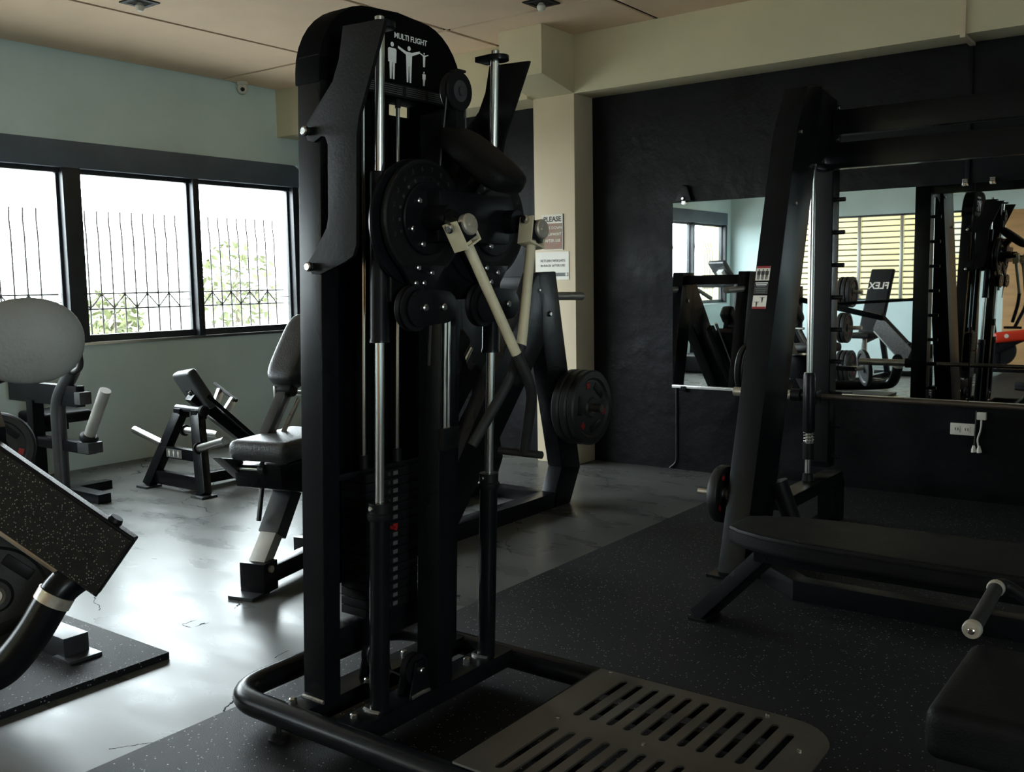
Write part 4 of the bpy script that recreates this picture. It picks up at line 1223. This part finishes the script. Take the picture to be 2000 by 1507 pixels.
# ================================================================== SEATED MACHINE at the left edge
lm = thing('seated_press', 'black seated press machine with an upright plate horn against the window wall', 'gym machine', (-6.1, 3.3, 0.0))
MB().tube(fillet([(-6.13, 3.28, 0.0), (-6.13, 3.28, 0.64), (-5.99, 3.30, 0.79), (-5.955, 3.30, 0.83)], 0.16, 8), 0.047, 16).build('main_post', 'steelgrey', lm)
MB().box(-6.75, -5.88, 3.27, 3.33, 0.600, 0.735).build('upper_beam', 'black', lm, 0.006)
MB().box(-5.89, -5.82, 3.26, 3.34, 0.62, 0.70).build('stop_block', 'rubber', lm, 0.008)
MB().box(-6.45, -5.78, 3.27, 3.33, 0.305, 0.375).build('lower_arm', 'black', lm, 0.005)
MB().box(-5.87, -5.74, 3.25, 3.35, 0.315, 0.385).build('horn_block', 'steelgrey', lm, 0.006)
MB().cyl((-5.815, 3.30, 0.41), (-5.625, 3.32, 0.72), 0.036, 20).build('plate_horn', 'galv', lm)
MB().lathe([(0.034, 0), (0.055, 0), (0.058, 0.012), (0.058, 0.03), (0.044, 0.045), (0.034, 0.045)], (-5.825, 3.30, 0.392), (0.52, 0.08, 0.85), 18).build('horn_collar', 'satin', lm)
MB().tube(fillet([(-5.97, 3.30, 0.81), (-5.845, 3.30, 0.855), (-5.90, 3.31, 1.03)], 0.06), 0.020, 12).build('handle', 'rubber', lm)
MB().tube(fillet([(-6.01, 3.29, 0.78), (-6.04, 3.27, 0.845), (-6.20, 3.20, 0.82)], 0.05), 0.018, 12).build('handle', 'rubber', lm)
MB().box(-6.50, -6.42, 3.26, 3.34, 0.0, 0.62).build('rear_post', 'black', lm, 0.005)
MB().box(-6.70, -5.68, 3.26, 3.35, 0.0, 0.062).build('floor_beam', 'black', lm, 0.005)
MB().box(-6.16, -6.08, 2.70, 3.60, 0.0, 0.055).build('cross_foot', 'black', lm, 0.005)
MB().pad((-6.62, 3.52, 0.47), (X, Y, Z), (0.20, 0.17, 0.04), 0.035).build('seat_pad', 'vinyl', lm)
MB().box(-6.60, -6.50, 3.30, 3.55, 0.38, 0.44).build('seat_arm', 'black', lm, 0.005)

plate('weight_plate', (-6.44, 3.035, 0.335), (0.75, -0.65, 0.0), 0.225, 0.05, 'black weight plate low on the seated press against the window wall', 'plates on the seated press')
MB().cyl((-6.47, 3.06, 0.335), (-6.56, 3.30, 0.335), 0.024, 14).build('side_horn', 'galv', lm)

# ================================================================== PLATE-LOADED MACHINE, left foreground on the mat
fm = thing('plate_loaded_machine', 'dark plate-loaded machine with a gritty foot plate on the loose mat', 'gym machine', (-3.7, 1.78, 0.026))
MB().box(-4.40, -3.31, 1.735, 1.83, 0.026, 0.105).build('floor_beam', 'steelgrey', fm, 0.004)
MB().box(-3.36, -3.25, 1.72, 1.845, 0.026, 0.038).build('end_foot', 'steelgrey', fm, 0.003)
MB().box(-4.40, -4.30, 1.30, 1.95, 0.026, 0.10).build('cross_foot', 'black', fm, 0.004)
MB().box(-3.98, -3.88, 1.73, 1.83, 0.10, 1.25).build('post', 'black', fm, 0.006)
A_ = Vector((-2.693, 1.655, 0.582))
B_ = Vector((-2.774, 1.569, 0.395))
C_ = Vector((-3.039, 1.435, 0.873))
ed = (C_ - A_).normalized()
wd = (B_ - A_)
wd = (wd - ed * wd.dot(ed)).normalized()
nn = ed.cross(wd)
if nn.dot(Vector((0, 0, 1.35)) - A_) < 0:
    nn = -nn
hw = (B_ - A_).length / 2 * 0.98
ln_ = 0.62
cs = A_ + wd * hw + ed * ln_ / 2
fpl = MB().obox(cs - nn * 0.022, (ed, wd, nn), (ln_ / 2, hw, 0.022)).build('foot_plate', 'grit', fm, 0.010, seg=3)
MB().tube([A_ + ed * 0.0 + nn * 0.001 + wd * 0.004, A_ + ed * ln_ + nn * 0.001 + wd * 0.004], 0.007, 8).build('edge_bead', 'satin', fpl)
MB().tube([A_ + wd * 0.004, A_ + wd * (2 * hw - 0.004)], 0.006, 8).build('edge_bead', 'satin', fpl)
MB().lathe([(0, -0.012), (0.020, -0.012), (0.024, 0), (0.020, 0.012), (0, 0.012)], A_ + ed * 0.085 - wd * 0.006 - nn * 0.02, -wd, 14).build('edge_knob', 'satin', fpl)
MB().obox(A_ + wd * (2 * hw + 0.012) + ed * 0.36 - nn * 0.03, (ed, wd, nn), (0.24, 0.008, 0.010)).build('under_rail', 'alu', fpl, 0.003)
tP = B_ + ed * 0.125 + wd * 0.045 - nn * 0.03
tb = fillet([B_ + ed * 0.105 - nn * 0.085 - wd * 0.02, tP, (-2.94, 1.435, 0.275), (-3.00, 1.36, 0.17), (-3.25, 1.26, 0.13), (-3.90, 1.62, 0.13), (-3.93, 1.75, 0.20)], 0.12, 8)
MB().tube(tb, 0.054, 20).build('bent_arm', 'black', fm)
MB().lathe([(0.054, -0.018), (0.0575, -0.018), (0.0575, 0.018), (0.054, 0.018)], tP + (Vector((-2.94, 1.435, 0.275)) - tP).normalized() * 0.035, (Vector((-2.94, 1.435, 0.275)) - tP), 20).build('arm_ring', 'steel', fm)
MB().bar(A_ + ed * 0.55 - nn * 0.05, Vector((-3.9, 1.75, 1.10)), 0.06, 0.06).build('link_bar', 'black', fm, 0.004)
# round back pad on its tube
hp = Vector((-2.289, 1.165, 1.2295))
fax = Vector((0.90, -0.42, 0.06)).normalized()
MB().pillow(hp, (Vector((0.42, 0.90, 0)), Z, fax), (0.122, 0.102, 0.032), 0.92, 48, 20).build('round_pad', 'flarevinyl', fm)
MB().tube(fillet([hp - fax * 0.02, hp - fax * 0.08 - Z * 0.06, Vector((-2.62, 1.16, 1.10)), Vector((-3.55, 1.55, 1.05)), Vector((-3.93, 1.78, 1.10))], 0.08), 0.018, 12).build('pad_tube', 'black', fm)
pc = Vector((-3.155, 1.42, 0.36))
pax = Vector((0.82, -0.55, 0.12)).normalized()
plate('weight_plate', tuple(pc - pax * 0.13), tuple(pax), 0.205, 0.05, 'black weight plate with red marks behind the gritty foot plate', 'plates on the foreground machine')
MB().cyl(pc - pax * 0.24, pc - pax * 0.10, 0.024, 16).build('plate_horn', 'steel', fm)
MB().bar(pc - pax * 0.22, (-3.90, 1.76, 0.36), 0.05, 0.05).build('horn_bar', 'black', fm, 0.004)

# ================================================================== THINGS SEEN ONLY IN THE MIRRORS
bn = thing('incline_bench', 'tall black incline bench lettered FLEX, facing the mirrors', 'bench', (-3.75, -0.5, 0.0))
bd = (Vector((-3.70, -0.66, 1.40)) - Vector((-3.79, -0.47, 0.62))).normalized()
bs = Vector((0.985, 0.17, 0)).normalized()
bnn = bd.cross(bs)
if bnn.y < 0:
    bnn = -bnn
bc = (Vector((-3.70, -0.66, 1.40)) + Vector((-3.79, -0.47, 0.62))) / 2
bk = MB().pad(bc, (bs, bd, bnn), (0.155, 0.44, 0.03), 0.025, 4).build('backrest', 'vinyl', bn)
text('lettering', 'FLEX', 0.125, bc + bd * 0.21 + bnn * 0.032, -bs, bd, 'paper', bk, bold=0.002)
MB().pad((-3.80, -0.24, 0.60), (bs, Vector((-0.17, 0.985, 0)), Z), (0.16, 0.17, 0.035), 0.03, 4).build('seat_pad', 'vinyl', bn)
MB().bar((-3.79, -0.24, 0.57), (-3.79, -0.24, 0.05), 0.06, 0.06).build('seat_post', 'chrome', bn, 0.004)
MB().bar((-3.79, -0.12, 0.04), (-3.70, -1.25, 0.04), 0.07, 0.07).build('floor_beam', 'black', bn, 0.004)
MB().box(-4.05, -3.53, -0.17, -0.09, 0.0, 0.07).build('foot', 'black', bn, 0.004)
MB().box(-3.95, -3.45, -1.30, -1.22, 0.0, 0.07).build('foot', 'black', bn, 0.004)
MB().bar((-3.75, -0.62, 1.0), (-3.71, -1.0, 0.06), 0.06, 0.06).build('back_post', 'black', bn, 0.004)
MB().bar((-3.79, -0.24, 0.53), (-3.71, -0.80, 0.62), 0.06, 0.06).build('seat_rail', 'black', bn, 0.004)

pt = thing('plate_tree', 'black plate tree carrying three tiers of plates opposite the mirrors', 'plate rack', (-3.98, 0.5, 0.0))
MB().box(-4.03, -3.95, 0.46, 0.54, 0.0, 1.30).build('mast', 'black', pt, 0.004)
MB().box(-4.25, -3.72, 0.44, 0.56, 0.0, 0.05).build('base', 'black', pt, 0.004)
MB().box(-4.05, -3.93, 0.20, 0.80, 0.0, 0.05).build('base', 'black', pt, 0.004)
for tier, (z, cnt, lab) in enumerate(((1.16, 3, 'top'), (0.73, 2, 'middle'), (0.26, 3, 'bottom'))):
    MB().cyl((-3.95, 0.5, z), (-3.60, 0.5, z), 0.024, 14).build('horn', 'steel', pt)
    for k in range(cnt):
        plate('weight_plate', (-3.84 + 0.055 * k, 0.5, z), X, 0.185 if tier != 2 else 0.20, 0.048, '%s black weight plate on the %s horn of the plate tree' % ((['innermost', 'middle', 'outermost'] if cnt == 3 else ['inner', 'outer'])[k], lab), 'plates on the %s horn of the plate tree' % lab)

tm = thing('treadmill', 'black treadmill with a slanted console by the windows', 'treadmill', (-6.1, -0.7, 0.0))
MB().pad((-6.02, -0.82, 1.47), (Vector((0.95, 0.3, 0)), Vector((-0.2, 0.63, 0.75)), Vector((0.25, -0.7, 0.66))), (0.16, 0.17, 0.035), 0.03, 3).build('console', 'steelgrey', tm)
MB().obox((-5.99, -0.78, 1.43), (Vector((0.95, 0.3, 0)), Vector((-0.2, 0.63, 0.75)), Vector((0.25, -0.7, 0.66))), (0.05, 0.05, 0.05)).build('display', 'print', tm, 0.004)
for dx in (-0.33, 0.33):
    MB().bar((-6.1 + dx, -0.70, 0.05), (-6.1 + dx, -0.80, 1.28), 0.05, 0.07).build('mast', 'black', tm, 0.004)
    MB().bar((-6.1 + dx, -0.78, 1.22), (-6.1 + dx, -1.35, 1.05), 0.045, 0.045).build('handrail', 'satin', tm, 0.004)
    MB().box(-6.1 + dx - 0.06, -6.1 + dx + 0.06, -2.30, -0.60, 0.02, 0.16).build('side_rail', 'black', tm, 0.004)
MB().bar((-6.43, -0.80, 1.27), (-5.77, -0.80, 1.27), 0.07, 0.10).build('cross_bar', 'black', tm, 0.004)
MB().box(-6.38, -5.82, -2.28, -0.70, 0.06, 0.13).build('deck', 'rubber', tm, 0.003)
MB().pad((-6.1, -0.55, 0.14), (X, Y, Z), (0.38, 0.22, 0.13), 0.06, 3).build('motor_cover', 'satin', tm)
MB().box(-6.42, -5.78, -2.32, -2.2, 0.0, 0.06).build('rear_foot', 'rubber', tm, 0.004)

ru = thing('rack_upright', 'white perforated rack upright on a black foot opposite the mirrors', 'rack', (-2.87, -2.1, 0.008))
MB().box(-2.93, -2.81, -2.22, -1.98, 0.008, 0.05).build('foot', 'black', ru, 0.004)
MB().box(-2.91, -2.83, -2.14, -2.06, 0.05, 0.98).build('lower_post', 'black', ru, 0.004)
wp = MB().box(-2.915, -2.83, -2.135, -2.065, 0.97, 2.04).build('perforated_post', 'white', ru, 0.004)
for k in range(14):
    MB().box(-2.885, -2.860, -2.066, -2.064, 1.02 + k * 0.074, 1.045 + k * 0.074).build('hole', 'void', wp)

rb = thing('exercise_bike', 'red orange exercise bike before the plywood panel', 'exercise bike', (-2.3, -2.1, 0.008))
MB().pad((-2.36, -2.1, 0.52), (Vector((0.98, 0, 0.12)), Y, Vector((-0.12, 0, 0.98))), (0.26, 0.06, 0.075), 0.05, 4).build('fairing', 'orange', rb)
MB().lathe([(0, 0.012), (0.20, 0.012), (0.21, 0.0), (0.20, -0.012), (0, -0.012)], (-2.55, -2.1, 0.32), Y, 30).build('flywheel', 'satin', rb)
MB().lathe([(0, 0.004), (0.028, 0.004), (0.028, 0), (0, 0)], (-2.46, -2.038, 0.52), Y, 14).build('badge', 'paper', rb)
MB().bar((-2.62, -2.1, 0.30), (-2.10, -2.1, 0.56), 0.05, 0.06).build('frame', 'black', rb, 0.004)
MB().bar((-2.20, -2.1, 0.50), (-2.08, -2.1, 0.90), 0.04, 0.04).build('seat_post', 'chrome', rb, 0.003)
MB().pad((-2.06, -2.1, 0.92), (X, Y, Z), (0.13, 0.08, 0.03), 0.025, 3).build('saddle', 'vinyl', rb)
MB().bar((-2.58, -2.1, 0.34), (-2.70, -2.1, 1.05), 0.045, 0.045).build('head_post', 'black', rb, 0.003)
MB().cyl((-2.70, -2.32, 1.06), (-2.70, -1.88, 1.06), 0.016, 10).build('handlebar', 'rubber', rb)
for x in (-2.75, -2.0):
    MB().box(x - 0.03, x + 0.03, -2.35, -1.85, 0.008, 0.06).build('foot', 'black', rb, 0.004)
MB().bar((-2.75, -2.1, 0.05), (-2.0, -2.1, 0.05), 0.06, 0.05).build('floor_beam', 'black', rb, 0.004)
MB().bar((-2.2, -2.1, 0.05), (-2.2, -2.1, 0.52), 0.06, 0.06).build('frame_post', 'black', rb, 0.004)
MB().bar((-2.56, -2.1, 0.05), (-2.56, -2.1, 0.32), 0.04, 0.04).build('fork', 'black', rb, 0.004)
